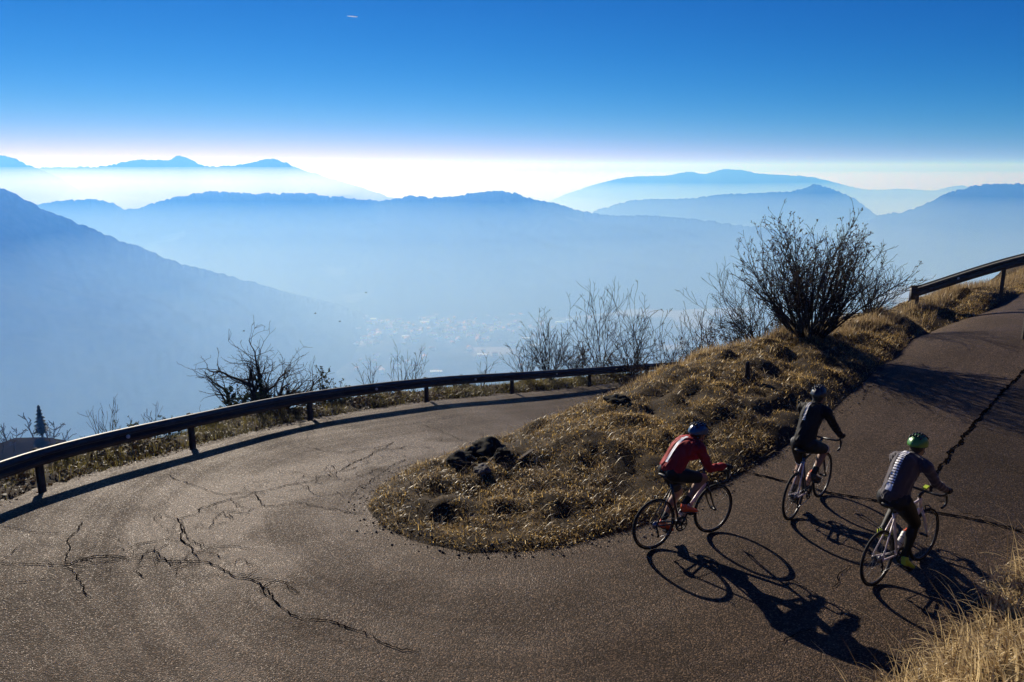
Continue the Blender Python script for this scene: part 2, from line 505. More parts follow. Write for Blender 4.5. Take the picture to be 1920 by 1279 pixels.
M_LEAFG = blade_mat('evergreen_leaf', (.02, .03, .012), (.06, .07, .02), .25)
M_GRASS = blade_mat('dry_grass', (.04, .022, .006), (.92, .62, .19), .5, .36)
M_GRASSG = blade_mat('verge_grass', (.08, .07, .018), (.30, .24, .06), .4, .4)
M_STRAW = blade_mat('straw', (.14, .08, .028), (.95, .74, .40), .5, .36)
M_BLACK = simple_mat('black_rubber', (.012, .012, .012), 0.7, var=.3)

# ------------------------------------------------------------------ ground and road
gx = np.arange(-15, 33.01, 0.125); gy = np.arange(-3, 46.01, 0.125)
GX, GY = np.meshgrid(gx, gy, indexing='ij')
GZ = ground_z(GX, GY)
ground = link('ground', np_mesh('ground', np.stack([GX, GY, GZ], 2).reshape(-1, 3), grid_faces(len(gx), len(gy))), M_GROUND, smooth=True, kind='structure')
def gz_at(x, y):
    """height of the built ground sheet (bilinear)"""
    u = np.clip((np.asarray(x, float) - gx[0]) / 0.125, 0, len(gx) - 1.001); v = np.clip((np.asarray(y, float) - gy[0]) / 0.125, 0, len(gy) - 1.001)
    i, j = u.astype(int), v.astype(int); a, b = u - i, v - j
    return (GZ[i, j] * (1 - a) + GZ[i + 1, j] * a) * (1 - b) + (GZ[i, j + 1] * (1 - a) + GZ[i + 1, j + 1] * a) * b

st = 0.15
rx = np.arange(-15, 33.01, st); ry = np.arange(-2, 46.01, st)
RX, RY = np.meshgrid(rx, ry, indexing='ij')
on_road_ = lambda q: hit(q[0], q[1], road_z)
RZ = road_z(RX, RY) + 0.008 * fbm(RX * 1.1, RY * 1.1, 3, 5)
LANE = -sdist(RX, RY, ISLAND)
fc = grid_faces(len(rx), len(ry))
cx = RX.ravel()[fc].mean(1); cyy = RY.ravel()[fc].mean(1)
OUT_EDGE = [(x, y) for x, y in OUTER]
keep = (sdist(cx, cyy, OUT_POLY) > -0.32 + 0.12 * vnoise(cx * 2, cyy * 2, 4)) & (sdist(cx, cyy, ISLAND) < 0.5) & (bank_d(cx, cyy) < 0.7)
road_v = np.stack([RX, RY, RZ], 2).reshape(-1, 3)
fk = fc[keep]
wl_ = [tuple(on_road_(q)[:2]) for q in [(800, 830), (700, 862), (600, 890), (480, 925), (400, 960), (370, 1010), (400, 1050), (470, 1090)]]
WORN_GLOSS = 1.05 * np.exp(-(seg_dist(RX, RY, wl_) / .55) ** 2) * np.clip(.6 + 1.6 * fbm(RX * 1.3, RY * 1.3, 4, 44), 0, 1.3)  # pale wear along the main crack, with the sun's gloss painted in
used, inv_ = np.unique(fk, return_inverse=True)
road = link('road', np_mesh('road', road_v[used], inv_.reshape(-1, 4), {'lane': (LANE + 0.25 * fbm(RX * .5, RY * .5, 2, 9)).ravel()[used], 'worn_gloss': WORN_GLOSS.ravel()[used]}), M_ASPH, smooth=True, kind='structure')
def rz_at(x, y):
    u = np.clip((np.asarray(x, float) - rx[0]) / st, 0, len(rx) - 1.001); v = np.clip((np.asarray(y, float) - ry[0]) / st, 0, len(ry) - 1.001)
    i, j = u.astype(int), v.astype(int); a, b = u - i, v - j
    return (RZ[i, j] * (1 - a) + RZ[i + 1, j] * a) * (1 - b) + (RZ[i, j + 1] * (1 - a) + RZ[i + 1, j + 1] * a) * b
def on_road(px, py):
    return hit(px, py, lambda x, y: road_z(x, y))

# resurfaced strip on the right of the climb
pa = [(1925, 690), (1880, 735), (1815, 810), (1760, 880), (1742, 925), (1790, 955), (1850, 975), (1925, 1000), (2050, 1040), (2200, 980), (2200, 760), (2050, 690)]
PATCH = [tuple(on_road(*q)[:2]) for q in pa]
pk = (sdist(cx, cyy, PATCH) > 0)
sub = []
fine = np.arange(0, 1)
px0, px1 = min(p[0] for p in PATCH), max(p[0] for p in PATCH); py0, py1 = min(p[1] for p in PATCH), max(p[1] for p in PATCH)
ax_, ay_ = np.arange(px0, px1, 0.1), np.arange(py0, py1, 0.1)
PX, PY = np.meshgrid(ax_, ay_, indexing='ij')
pf = grid_faces(len(ax_), len(ay_))
pcx, pcy = PX.ravel()[pf].mean(1), PY.ravel()[pf].mean(1)
kp = (sdist(pcx, pcy, PATCH) > 0.06 * vnoise(pcx * 4, pcy * 4, 2)) & (bank_d(pcx, pcy) < .6)
if kp.any():
    us, iv = np.unique(pf[kp], return_inverse=True)
    pv = np.stack([PX, PY, rz_at(PX, PY) + 0.006], 2).reshape(-1, 3)[us]
    link('patch', np_mesh('patch', pv, iv.reshape(-1, 4), {'lane': pv[:, 0] * .3}), M_PATCH, road, smooth=True)

def crack(pts_px, w=0.02, jag=0.05, name='crack', lift=0.012, seed=0, world=None):
    """an open crack as a narrow dark ribbon of uneven width lying in the road"""
    r = np.random.default_rng(seed + 100)
    P = np.array([on_road(*q)[:2] for q in pts_px]) if world is None else np.array(world)
    L = np.linalg.norm(np.diff(P, axis=0), axis=1).sum()
    n = max(6, int(L / 0.06))
    u = np.concatenate([[0], np.cumsum(np.linalg.norm(np.diff(P, axis=0), axis=1))])
    t = np.linspace(0, u[-1], n)
    X = np.interp(t, u, P[:, 0]); Y = np.interp(t, u, P[:, 1])
    X = X + jag * 1.6 * np.array([vnoise(np.array([q * 4.1]), np.array([seed * 3.7 + .5]), 5)[0] for q in t]) + jag * .5 * r.normal(size=n) * .3
    Y = Y + jag * 1.6 * np.array([vnoise(np.array([q * 4.3]), np.array([seed * 5.1 + .5]), 6)[0] for q in t]) + jag * .5 * r.normal(size=n) * .3
    T = np.stack([np.gradient(X), np.gradient(Y)], 1); T /= np.linalg.norm(T, axis=1)[:, None] + 1e-9
    N = np.stack([-T[:, 1], T[:, 0]], 1)
    ww = w * (0.35 + 1.1 * r.random(n)) * np.minimum(1, np.minimum(t, t[-1] - t) / 0.25 + .15)
    A = np.stack([X, Y], 1) + N * ww[:, None] * .5; B = np.stack([X, Y], 1) - N * ww[:, None] * .5
    V = np.concatenate([np.column_stack([A, rz_at(A[:, 0], A[:, 1]) + lift]), np.column_stack([B, rz_at(B[:, 0], B[:, 1]) + lift])])
    i = np.arange(n - 1)
    return V, np.stack([i, i + n, i + n + 1, i + 1], 1), np.stack([X, Y], 1)

CR = [  # main crack of the hairpin, then its branches, all as seen on the photograph
    [(-20, 1058), (60, 1058), (120, 1060), (180, 1042), (230, 1048), (290, 1050), (330, 1052), (378, 1054), (430, 1075), (490, 1095), (510, 1130), (560, 1155), (620, 1172), (680, 1190), (740, 1215), (800, 1225)],
    [(378, 1054), (345, 1010), (335, 975), (400, 948), (480, 925), (560, 908), (640, 885), (700, 868)],
    [(640, 885), (690, 855), (740, 830), (700, 842), (640, 850), (560, 838)],
    [(335, 975), (350, 1000), (380, 1030), (430, 1050)],
    [(480, 925), (500, 950), (560, 945), (620, 955), (690, 966)],
    [(500, 950), (460, 965), (420, 960), (380, 1000)],
    [(120, 1060), (130, 1010), (160, 980), (120, 990)],
    [(120, 1060), (150, 1090), (170, 1130)],
    [(230, 1048), (260, 1020), (330, 1010)],
    [(430, 1075), (500, 1085), (560, 1100)],
    [(510, 1130), (500, 1100), (540, 1080)],
    [(640, 885), (700, 850), (760, 838), (830, 840)],
    [(780, 795), (830, 810), (870, 828), (890, 835)],
    [(640, 905), (700, 885), (760, 862), (690, 905), (650, 935)],
    [(700, 885), (740, 880), (790, 868)],
    [(310, 890), (350, 905), (420, 930), (480, 925)],
    [(130, 1000), (60, 1000), (0, 985)],
    [(560, 908), (600, 930), (660, 925)],
    [(1640, 1030), (1590, 1075), (1560, 1112)],
    [(1480, 1190), (1520, 1180), (1450, 1215)],
    [(390, 1030), (330, 1060), (310, 1050), (280, 1030), (250, 1062)],
    [(345, 1010), (300, 1030), (240, 1045), (180, 1060), (140, 1045)],
]
Vs, Fs, b0 = [], [], 0
for i, c in enumerate(CR):
    V, Fq, _ = crack(c, 0.016 if i in (0, 1, 4, 7) else 0.012, 0.07, seed=i)
    Vs.append(V); Fs.append(Fq + b0); b0 += len(V)
# crazed web of cracks round the main ones: neighbouring points joined up
rw = np.random.default_rng(8)
web = []
for q0, q1, nq in (((800, 835), (640, 885), 26), ((640, 885), (470, 928), 26), ((470, 928), (340, 980), 22), ((340, 980), (378, 1054), 26), ((378, 1054), (120, 1055), 40), ((378, 1054), (510, 1120), 20), ((690, 960), (760, 880), 24)):
    for _ in range(nq):
        t = rw.random(); p = on_road(q0[0] + (q1[0] - q0[0]) * t, q0[1] + (q1[1] - q0[1]) * t)[:2]
        web.append(p + rw.normal(size=2) * .24)
web = np.array(web)
done = set()
for i in range(len(web)):
    o_ = np.argsort(np.hypot(*(web - web[i]).T))[1:4]
    for j in o_[:2 + (i % 3 == 0)]:
        if (j, i) in done or (i, j) in done: continue
        done.add((i, j))
        V, Fq, _ = crack(None, .0125, .045, seed=400 + i, world=[web[i], (web[i] + web[j]) / 2 + rw.normal(size=2) * .03, web[j]])
        Vs.append(V); Fs.append(Fq + b0); b0 += len(V)
# fine alligator cracking between the main cracks
rr_ = np.random.default_rng(3)
for k in range(40):
    q = [(700, 870), (740, 900), (620, 900), (330, 1030), (230, 1045), (560, 935), (150, 1040), (700, 905)][k % 8]
    a = on_road(q[0] + rr_.normal() * 60, q[1] + rr_.normal() * 20)[:2]
    ang = rr_.random() * 6.28; ln = 0.25 + .5 * rr_.random()
    mid = a + np.array([math.cos(ang), math.sin(ang)]) * ln * .5
    b = mid + np.array([math.cos(ang + rr_.normal() * .7), math.sin(ang + rr_.normal() * .7)]) * ln * .5
    V, Fq, _ = crack(None, 0.009, 0.05, seed=60 + k, world=[a, mid, b])
    Vs.append(V); Fs.append(Fq + b0); b0 += len(V)
link('crack', np_mesh('crack', np.vstack(Vs), np.vstack(Fs)), M_SEAM, road, kind='stuff')
# joints between old and new asphalt: wider ragged openings
for i, (c, w) in enumerate([([(1385, 886), (1440, 897), (1500, 910), (1560, 926), (1620, 935), (1650, 940), (1760, 964), (1850, 980), (1930, 1003)], .045),
                            ([(1925, 690), (1880, 735), (1840, 778), (1800, 828), (1765, 872), (1742, 925)], .055)]):
    V, Fq, _ = crack(c, w, 0.05, seed=200 + i, lift=0.016)
    link('joint', np_mesh('joint', V, Fq), M_SEAM, road)

# ------------------------------------------------------------------ far land: valley floor, slopes, ridges
VALLEY_Z = -520.0
def land_sheet(name, x0, x1, nx, y0, y1, ny, fn, mat, **kw):
    xs, ys = np.linspace(x0, x1, nx), np.linspace(y0, y1, ny)
    X, Y = np.meshgrid(xs, ys, indexing='ij')
    return link(name, np_mesh(name, np.stack([X, Y, fn(X, Y)], 2).reshape(-1, 3), grid_faces(nx, ny)), mat, smooth=True, kind='structure', **kw)
land_sheet('valley_floor', -29000, 29000, 260, -1500, 33000, 220, lambda x, y: VALLEY_Z + 14 * fbm(x / 420, y / 420, 3, 2), M_VALLEY)
def hillside_z(x, y):
    do = -sdist(x, y, OUT_POLY)
    z = -9.0 - 0.66 * np.maximum(do, 0) + np.maximum(-do - 30, 0) * .4 * 0
    z = z + (14 * fbm(x / 60, y / 60, 4, 12) - 3) * np.clip((do - 25) / 60, 0, 1)
    kx, ky = -106.0, 164.0                                   # wooded spur below the bend, far left
    z = z + 75 * np.exp(-(((x - kx) / 44) ** 2 + ((y - ky) / 50) ** 2))
    z = np.where(do < -3, -9.5, z)
    return np.maximum(z, VALLEY_Z - 8)
land_sheet('hillside', -1000, 1000, 320, -250, 1000, 200, hillside_z, M_FOREST)

def hill(name, crest, D, front, back, seed, amp=6.0, foot=None, rough=40.0, mat=None, nu=420, D1=None):
    """a ridge whose crest passes through the measured points at distance D, sloping down to the valley on both sides"""
    pts = np.array(crest, float)
    Ds = np.linspace(D, D1 or D, len(pts))
    W = np.array([unproject(a, b, d) for (a, b), d in zip(pts, Ds)])
    e0 = W[0] + (W[0] - W[1]) / np.linalg.norm(W[0] - W[1]) * D * .12; e1 = W[-1] + (W[-1] - W[-2]) / np.linalg.norm(W[-1] - W[-2]) * D * .12
    W = smooth_line(np.vstack([e0[None], W, e1[None]]), nu)
    nv = 61
    v = np.concatenate([np.linspace(-1, 0, 43)[:-1], np.linspace(0, 1, nv - 42)])
    U, Vv = np.meshgrid(np.arange(nu), v, indexing='ij')
    base = VALLEY_Z - 30 if foot is None else foot
    h = np.maximum(W[:, 2] - base, 5.0)[:, None]
    away = W[:, :2] / np.linalg.norm(W[:, :2], axis=1)[:, None]
    off = np.where(Vv < 0, Vv * front, Vv * back)
    X = W[:, 0][:, None] + away[:, 0][:, None] * off
    Y = W[:, 1][:, None] + away[:, 1][:, None] * off
    prof = np.where(Vv < 0, 1 - np.abs(Vv) ** 0.95, 1 - np.abs(Vv) ** 1.1)
    Z = base + h * prof
    sc = D / 4000.0
    Z = Z + rough * fbm(X / (520 * sc), Y / (520 * sc), 5, seed) * np.minimum(1, np.abs(Vv) * 5) * np.clip(h / 250, .2, 1)
    Z = Z + 1.15 * amp * (vnoise(X / 16, Y / 16, seed + 1) + .6 * vnoise(X / 7, Y / 7, seed + 2) + .8 * vnoise(X / 45, Y / 45, seed + 3)) * np.exp(-np.abs(Vv) * 30)
    return link(name, np_mesh(name, np.stack([X, Y, Z], 2).reshape(-1, 3), grid_faces(nu, nv)), mat or M_FOREST, smooth=True, kind='structure')

hill('mountain', [(-420, 200), (-200, 270), (0, 352), (80, 390), (200, 440), (290, 475), (350, 497), (420, 515), (500, 536), (560, 556), (620, 572), (680, 586)], 2100, 1500, 900, 1, 7, nu=900, D1=2900)
hill('ridge', [(-150, 420), (60, 383), (130, 376), (170, 373), (205, 380), (243, 392), (300, 378), (360, 364), (430, 360), (500, 364), (560, 362), (640, 370), (720, 376),
               (770, 369), (820, 371), (870, 365), (900, 359), (935, 357), (970, 364), (1010, 376), (1060, 385), (1090, 396), (1150, 403), (1220, 404), (1300, 411), (1400, 424),
               (1520, 440), (1600, 455), (1700, 480), (1820, 515)], 4300, 1700, 1300, 5, 10, nu=1500)
hill('ridge', [(1060, 430), (1110, 398), (1150, 385), (1190, 375), (1240, 373), (1290, 372), (1350, 365), (1400, 363), (1450, 360), (1490, 358), (1525, 347), (1560, 354),
               (1600, 372), (1640, 400), (1690, 425), (1750, 457), (1810, 492), (1880, 530)], 5600, 1700, 1500, 9, 10, nu=900)
hill('ridge', [(1600, 430), (1650, 403), (1690, 398), (1730, 384), (1780, 362), (1830, 348), (1880, 344), (1930, 345), (2020, 335), (2150, 330), (2300, 350)], 5000, 1600, 1500, 13, 9, nu=600)
hill('far_mountain', [(980, 400), (1040, 373), (1100, 351), (1170, 333), (1250, 329), (1290, 322), (1320, 326), (1355, 318), (1390, 319), (1430, 326), (1520, 332), (1580, 346),
                      (1630, 356), (1690, 354), (1750, 357), (1800, 348), (1880, 362), (2000, 345)], 9500, 2600, 2000, 17, 8, nu=600)
hill('far_mountain', [(-120, 300), (-30, 288), (0, 291), (30, 300), (70, 316), (110, 332), (150, 358), (200, 390)], 5200, 1200, 1200, 23, 9, nu=300)
hill('far_mountain', [(20, 330), (75, 316), (110, 314), (190, 312), (230, 305), (265, 299), (310, 301), (336, 293), (360, 300), (385, 311), (420, 312), (470, 305), (505, 297),
                      (535, 305), (560, 316), (620, 334), (680, 352), (760, 380)], 5500, 1500, 1300, 27, 8, nu=600)

# ------------------------------------------------------------------ air
def volume_mat(name, colr, dens, g, ab=(.95, .985, 1)):
    m, n, l, out = new_mat(name)
    v = n.new('ShaderNodeVolumePrincipled')
    v.inputs['Color'].default_value = (*colr, 1)
    v.inputs['Absorption Color'].default_value = (*ab, 1)
    v.inputs['Density'].default_value = dens
    v.inputs['Anisotropy'].default_value = g
    l.new(v.outputs[0], out.inputs['Volume'])
    return m
def air_box(name, x0, x1, y0, y1, z0, z1, mat):
    b = MB().box(((x0 + x1) / 2, (y0 + y1) / 2, (z0 + z1) / 2), ((x1 - x0) / 2, (y1 - y0) / 2, (z1 - z0) / 2))
    o = b.build(name, mat, smooth=False, kind='stuff')
    return o
HAZE_TOP = 85.0
air_box('haze', -30000, 30000, -2000, 34000, -560, HAZE_TOP, volume_mat('haze_air', (.10, .34, 1.0), 0.00028, 0.38))
M_MIST = volume_mat('mist_air', (.42, .66, 1.0), 0.00030, 0.36)
M_MIST2 = volume_mat('mist_bank', (.8, .9, 1.0), 0.00016, 0.45, (1, 1, 1))
air_box('valley_mist', -24000, 24000, 500, 30000, -555, -330, M_MIST)
air_box('valley_mist', -24500, 24500, 450, 30500, -557, -175, M_MIST)
for k, (top, pad) in enumerate([(-2, 0), (-14, 40), (-27, 80), (-41, 120), (-56, 160), (-75, 200)]):
    air_box('mist_bank', -5200 - pad, -1150 + pad * 3.5, 4340 - pad / 8, 6200 + pad, -553 + k, top, M_MIST2)
# ------------------------------------------------------------------ guardrails
W_PROF = [(-.155, .0), (-.150, .028), (-.115, .040), (-.085, .078), (-.045, .078), (-.012, .022), (.012, .022), (.045, .078), (.085, .078), (.115, .040), (.150, .028), (.155, .0)]
def rail_piece(a, b, up_a, up_b, na, nb, n=9):
    """W-beam sheet from a to b (points at the rail's mid height), closed thin profile, face towards n"""
    V, Fs = [], []
    prof = [(h, d) for h, d in W_PROF] + [(h, d - .006) for h, d in reversed(W_PROF)]
    k = len(prof)
    for i in range(n):
        t = i / (n - 1)
        p = a.lerp(b, t); nn = na.lerp(nb, t).normalized()
        for h, d in prof:
            V.append(p + Vector((0, 0, 1)) * h + nn * d)
    for i in range(n - 1):
        for j in range(k):
            Fs.append((i * k + j, i * k + (j + 1) % k, (i + 1) * k + (j + 1) % k, (i + 1) * k + j))
    Fs.append(tuple(range(k))[::-1]); Fs.append(tuple((n - 1) * k + j for j in range(k)))
    return V, Fs

def guardrail(posts, side, label, reflect=(), tall=1.0, mid=.60):
    """posts: ground points; side +1/-1: road side of the line"""
    root = empty('guardrail', posts[0], label=label, cat='guardrail')
    o = Vector(posts[0])
    P = [Vector(p) - o for p in posts]
    k = len(P)
    dirs = []
    for i in range(k):
        d = P[min(i + 1, k - 1)] - P[max(i - 1, 0)]; d.z = 0; d.normalize(); dirs.append(d)
    nrm = [Vector((d.y, -d.x, 0)) * side for d in dirs]
    pts = smooth_line([list(p) for p in P], (k - 1) * 8 + 1)
    for i in range(k - 1):
        seg = pts[i * 8:i * 8 + 9]
        V, Fs = [], []
        prof = [(h, d) for h, d in W_PROF] + [(h, d - .006) for h, d in reversed(W_PROF)]
        q = len(prof); n = len(seg)
        shift = 0.004 * (i % 2)
        for j, p in enumerate(seg):
            nn = nrm[i].lerp(nrm[i + 1], j / (n - 1)).normalized()
            for h, d in prof:
                V.append(Vector(p) + Vector((0, 0, mid + h * tall)) + nn * (.10 + d + shift))
        for j in range(n - 1):
            for m_ in range(q):
                Fs.append((j * q + m_, j * q + (m_ + 1) % q, (j + 1) * q + (m_ + 1) % q, (j + 1) * q + m_))
        Fs.append(tuple(range(q))[::-1]); Fs.append(tuple((n - 1) * q + m_ for m_ in range(q)))
        link('rail', mesh_of(V, Fs, 'rail'), M_STEEL, root)
    for i in range(k):
        b = MB()
        rot = Matrix((( dirs[i].x, nrm[i].x, 0), (dirs[i].y, nrm[i].y, 0), (0, 0, 1)))
        for c , h in (((0, .0, mid - .43), (.006, .04, .55)), ((0, .04, mid - .43), (.04, .004, .55)), ((0, -.04, mid - .43), (.04, .004, .55))):
            b.box(P[i] + rot @ Vector(c), h, rot=rot)
        b.box(P[i] + rot @ Vector((0, .078, mid)), (.05, .022, .10), rot=rot)
        b.build('post', M_RUST, root, smooth=False)
    for i, t in reflect:
        p = P[i].lerp(P[i + 1], t); nn = nrm[i]
        MB().ell(p + Vector((0, 0, mid)) + nn * .135, (.035, .035, .035), 8, 6).build('reflector', M_REFL, root)
    return root
M_REFL = simple_mat('white_reflector', (.75, .75, .72), .3, var=.05)
rp = RAIL_POSTS.copy()
gl = guardrail([tuple(p) for p in rp[:]], 1, 'long dark steel crash barrier curving around the outer side of the hairpin bend',
               reflect=[(1, .5), (3, .5), (4, .5), (5, .5), (6, .5)], tall=.84, mid=.61)
RP2 = [hit(1718, 574, ground_z), unproject(1880, 527, 23.5), unproject(2060, 490, 21.5), unproject(2220, 462, 20.0)]
RP2 = [np.array([p[0], p[1], float(gz_at(p[0], p[1])) - .02]) if i == 0 else p for i, p in enumerate(RP2)]
g2 = guardrail([tuple(p) for p in RP2], 1, 'short dark crash barrier with a rounded end on the grass crest at the right edge',
               reflect=[(0, .5)], tall=1.15, mid=.50)
# rounded end piece of the short barrier
tp = MB()
d0 = Vector(RP2[1] - RP2[0]); d0.z = 0; d0.normalize(); n0 = Vector((d0.y, -d0.x, 0))
V, Fs = [], []
for j in range(9):
    a = math.pi * 0.85 * j / 8
    p = -d0 * math.sin(a) * .16 + n0 * (.10 + .16 * (1 - math.cos(a)) - .0) + Vector((0, 0, .48))
    for h in (-.25, .20):
        V.append(p + Vector((0, 0, h)))
    for h in (.20, -.25):
        V.append(p + Vector((0, 0, h)) * 1.0 + n0 * .012 + d0 * .012)
for j in range(8):
    for m_ in range(4):
        Fs.append((j * 4 + m_, j * 4 + (m_ + 1) % 4, j * 4 + 4 + (m_ + 1) % 4, j * 4 + 4 + m_))
link('end_piece', mesh_of(V, Fs), M_STEEL, g2, smooth=True)

# ------------------------------------------------------------------ grass as blades
def blades(name, X, Y, length, width, lean, mat, azim=None, bend=1.0, segs=3, parent=None, z=None, tint=None, lift=0.0):
    """one mesh of bent tapering leaf blades rooted at X, Y"""
    n = len(X)
    Z = (gz_at(X, Y) if z is None else z) - 0.01 + lift
    az = rng.random(n) * 2 * math.pi if azim is None else azim
    L = length; w = width
    lean = np.clip(lean, 0.02, 1.75)
    V = np.zeros((n, segs + 1, 2, 3), np.float32)
    px_, py_, pz_ = X.copy(), Y.copy(), Z.copy()
    dx, dy = np.cos(az), np.sin(az)
    sx, sy = -dy, dx
    ang = lean * 0.35
    for k in range(segs + 1):
        t = k / segs
        ww = w * (1 - t) ** 0.7 * .5 + .0006
        V[:, k, 0] = np.stack([px_ - sx * ww, py_ - sy * ww, pz_], 1)
        V[:, k, 1] = np.stack([px_ + sx * ww, py_ + sy * ww, pz_], 1)
        if k < segs:
            a = ang + lean * .65 * bend * (k + .5) / segs * 1.6
            px_ = px_ + dx * np.sin(a) * L / segs; py_ = py_ + dy * np.sin(a) * L / segs; pz_ = pz_ + np.cos(a) * L / segs
    base = (np.arange(n) * (segs + 1) * 2)[:, None]
    k = (np.arange(segs) * 2)[None]
    Fq = np.stack([base + k, base + k + 1, base + k + 3, base + k + 2], 2).reshape(-1, 4)
    tn = rng.random(n) if tint is None else tint
    return link(name, np_mesh(name, V.reshape(-1, 3), Fq, {'tint': np.repeat(tn, (segs + 1) * 2)}), mat, parent, kind='stuff')

def scatter(n, x0, x1, y0, y1, ok):
    out = []
    tot = 0
    while tot < n:
        x = x0 + (x1 - x0) * rng.random(n); y = y0 + (y1 - y0) * rng.random(n)
        k = ok(x, y); out.append(np.stack([x[k], y[k]], 1)); tot += int(k.sum())
        if len(out) > 60: break
    q = np.vstack(out)[:n]
    return q[:, 0], q[:, 1]

# mound between the two legs: matted dry grass in tufts
def isl_ok(x, y):
    d = sdist(x, y, ISLAND)
    clump = fbm(x * 1.7, y * 1.7, 3, 51) + .35 * vnoise(x * 6, y * 6, 52)
    return (d > -0.03 + 0.12 * vnoise(x * 3, y * 3, 70)) & (rng.random(len(x)) < np.clip(.55 + 1.25 * clump, .06, 1)) & (y < 36)
x, y = scatter(240000, -3.5, 22, 9, 34, isl_ok)
dn_ = rng.normal(size=len(x))
tn = np.clip(.06 + .5 * fbm(x * .8, y * .8, 3, 77) + .42 * np.abs(rng.normal(size=len(x))) ** 1.4, 0, 1)
blades('dry_grass', x, y, .03 + .085 * rng.random(len(x)) ** 2, .006 + .008 * rng.random(len(x)), 1.25 + .4 * dn_, M_GRASS, segs=2, tint=tn)
x, y = scatter(18000, -3.5, 22, 9, 34, isl_ok)
blades('straw_litter', x, y, .08 + .2 * rng.random(len(x)) ** 2, .005 + .005 * rng.random(len(x)), 1.35 + .25 * rng.normal(size=len(x)), M_STRAW, segs=2, lift=.02)
# taller grass along the crest of the mound and by the short barrier
def crest_ok(x, y):
    return (seg_dist(x, y, [(c[0], c[1]) for c in CREST[3:]]) < 0.9) & (rng.random(len(x)) < np.clip(.5 + 1.5 * fbm(x * 1.1, y * 1.1, 3, 61), .05, 1))
x, y = scatter(26000, 2, 22, 15, 34, crest_ok)
blades('crest_grass', x, y, .10 + .22 * rng.random(len(x)) ** 1.5, .007 + .005 * rng.random(len(x)), .55 + .4 * rng.normal(size=len(x)), M_STRAW, segs=3, tint=rng.random(len(x)) * .6)
# verge outside the long barrier
def verge_ok(x, y):
    d = -sdist(x, y, OUT_POLY)
    return (d > .22) & (d < 2.4) & (rng.random(len(x)) < np.clip(.5 + 1.6 * fbm(x * 1.2, y * 1.2, 3, 81), .04, 1))
x, y = scatter(42000, -13, 12, 5, 38, verge_ok)
dd = -sdist(x, y, OUT_POLY)
blades('verge_grass', x, y, .06 + .16 * rng.random(len(x)) ** 2 * np.clip(y / 16, .5, 1.3), .007 + .006 * rng.random(len(x)), .8 + .4 * rng.normal(size=len(x)), M_GRASSG, segs=2,
       tint=np.clip(.45 + .8 * fbm(x * .7, y * .7, 2, 83) + .2 * rng.normal(size=len(x)), 0, 1))
def leafmesh(name, n, x, y, size, mat, zoff=.015, parent=None):
    z = gz_at(x, y) + zoff + rng.random(n) * .03
    c = np.stack([x, y, z], 1)
    a = rng.normal(size=(n, 3)); a[:, 2] *= .5; a /= np.linalg.norm(a, axis=1)[:, None]
    b = rng.normal(size=(n, 3)); b[:, 2] *= .5; b -= a * (a * b).sum(1)[:, None]; b /= np.linalg.norm(b, axis=1)[:, None]
    s = (size * (.6 + .8 * rng.random(n)))[:, None]
    V = np.stack([c - a * s, c + b * s * .55, c + a * s, c - b * s * .55], 1).reshape(-1, 3)
    return link(name, np_mesh(name, V, np.arange(4 * n).reshape(-1, 4), {'tint': np.repeat(rng.random(n), 4)}), mat, parent, kind='stuff')
x, y = scatter(9000, -13, 6, 5, 30, lambda x, y: ((-sdist(x, y, OUT_POLY)) > .1) & ((-sdist(x, y, OUT_POLY)) < 2.0) & (rng.random(len(x)) < np.clip(.5 + 2 * vnoise(x, y, 5), .05, 1)))
leafmesh('leaf_litter', len(x), x, y, .035, M_LEAF)
# gravel crumbs along the ragged asphalt edge
def edge_ok(x, y):
    d = sdist(x, y, ISLAND); return (d + .04 < .25 * rng.random(len(x))) & (d > -.45 * rng.random(len(x)) ** 2)
x, y = scatter(4200, -3.5, 9, 9, 18, edge_ok)
z = np.maximum(gz_at(x, y), rz_at(x, y))
n = len(x); s = .004 + .020 * rng.random(n) ** 5
O = np.array([[1, 0, 0], [0, 1, 0], [-1, 0, 0], [0, -1, 0], [0, 0, .8], [0, 0, -.5]])
V = np.stack([x, y, z + s * .3], 1)[:, None] + O[None] * (s[:, None, None] * (.6 + .8 * rng.random((n, 6, 1))))
Ft = np.array([[0, 1, 4], [1, 2, 4], [2, 3, 4], [3, 0, 4], [1, 0, 5], [2, 1, 5], [3, 2, 5], [0, 3, 5]])
link('gravel', np_mesh('gravel', V.reshape(-1, 3), (np.arange(n)[:, None, None] * 6 + Ft[None]).reshape(-1, 3)), M_STONE, kind='stuff')

# foreground bank, right: dense long bleached grass drooping down the slope
def bank_ok(x, y):
    d = bank_d(x, y)
    return (d > -.02 + .35 * vnoise(x * 2.2, y * 2.2, 90)) & (d < 2.6) & (x > 1.7) & (rng.random(len(x)) < np.clip(.55 + 1.5 * fbm(x * 1.8, y * 1.8, 2, 91), .08, 1))
x, y = scatter(19000, 1.7, 8.5, 3.2, 11.5, bank_ok)
n = len(x)
down = math.atan2(-BANK_N[1], -BANK_N[0])
blades('bank_grass', x, y, .12 + .30 * rng.random(n) ** 1.5, .008 + .011 * rng.random(n), 1.0 + .5 * rng.normal(size=n), M_STRAW, azim=down + rng.normal(size=n) * 1.3, segs=6, bend=1.7)
x, y = scatter(130, 2.4, 8, 4.2, 10.5, lambda x, y: (bank_d(x, y) > -.05) & (bank_d(x, y) < .7) & (rng.random(len(x)) < .6))
n = len(x)
blades('tall_stalk', x, y, .45 + .45 * rng.random(n), .006 + .004 * rng.random(n), .35 + .3 * np.abs(rng.normal(size=n)), M_STRAW, azim=down + rng.normal(size=n) * .9, segs=7, bend=1.6)

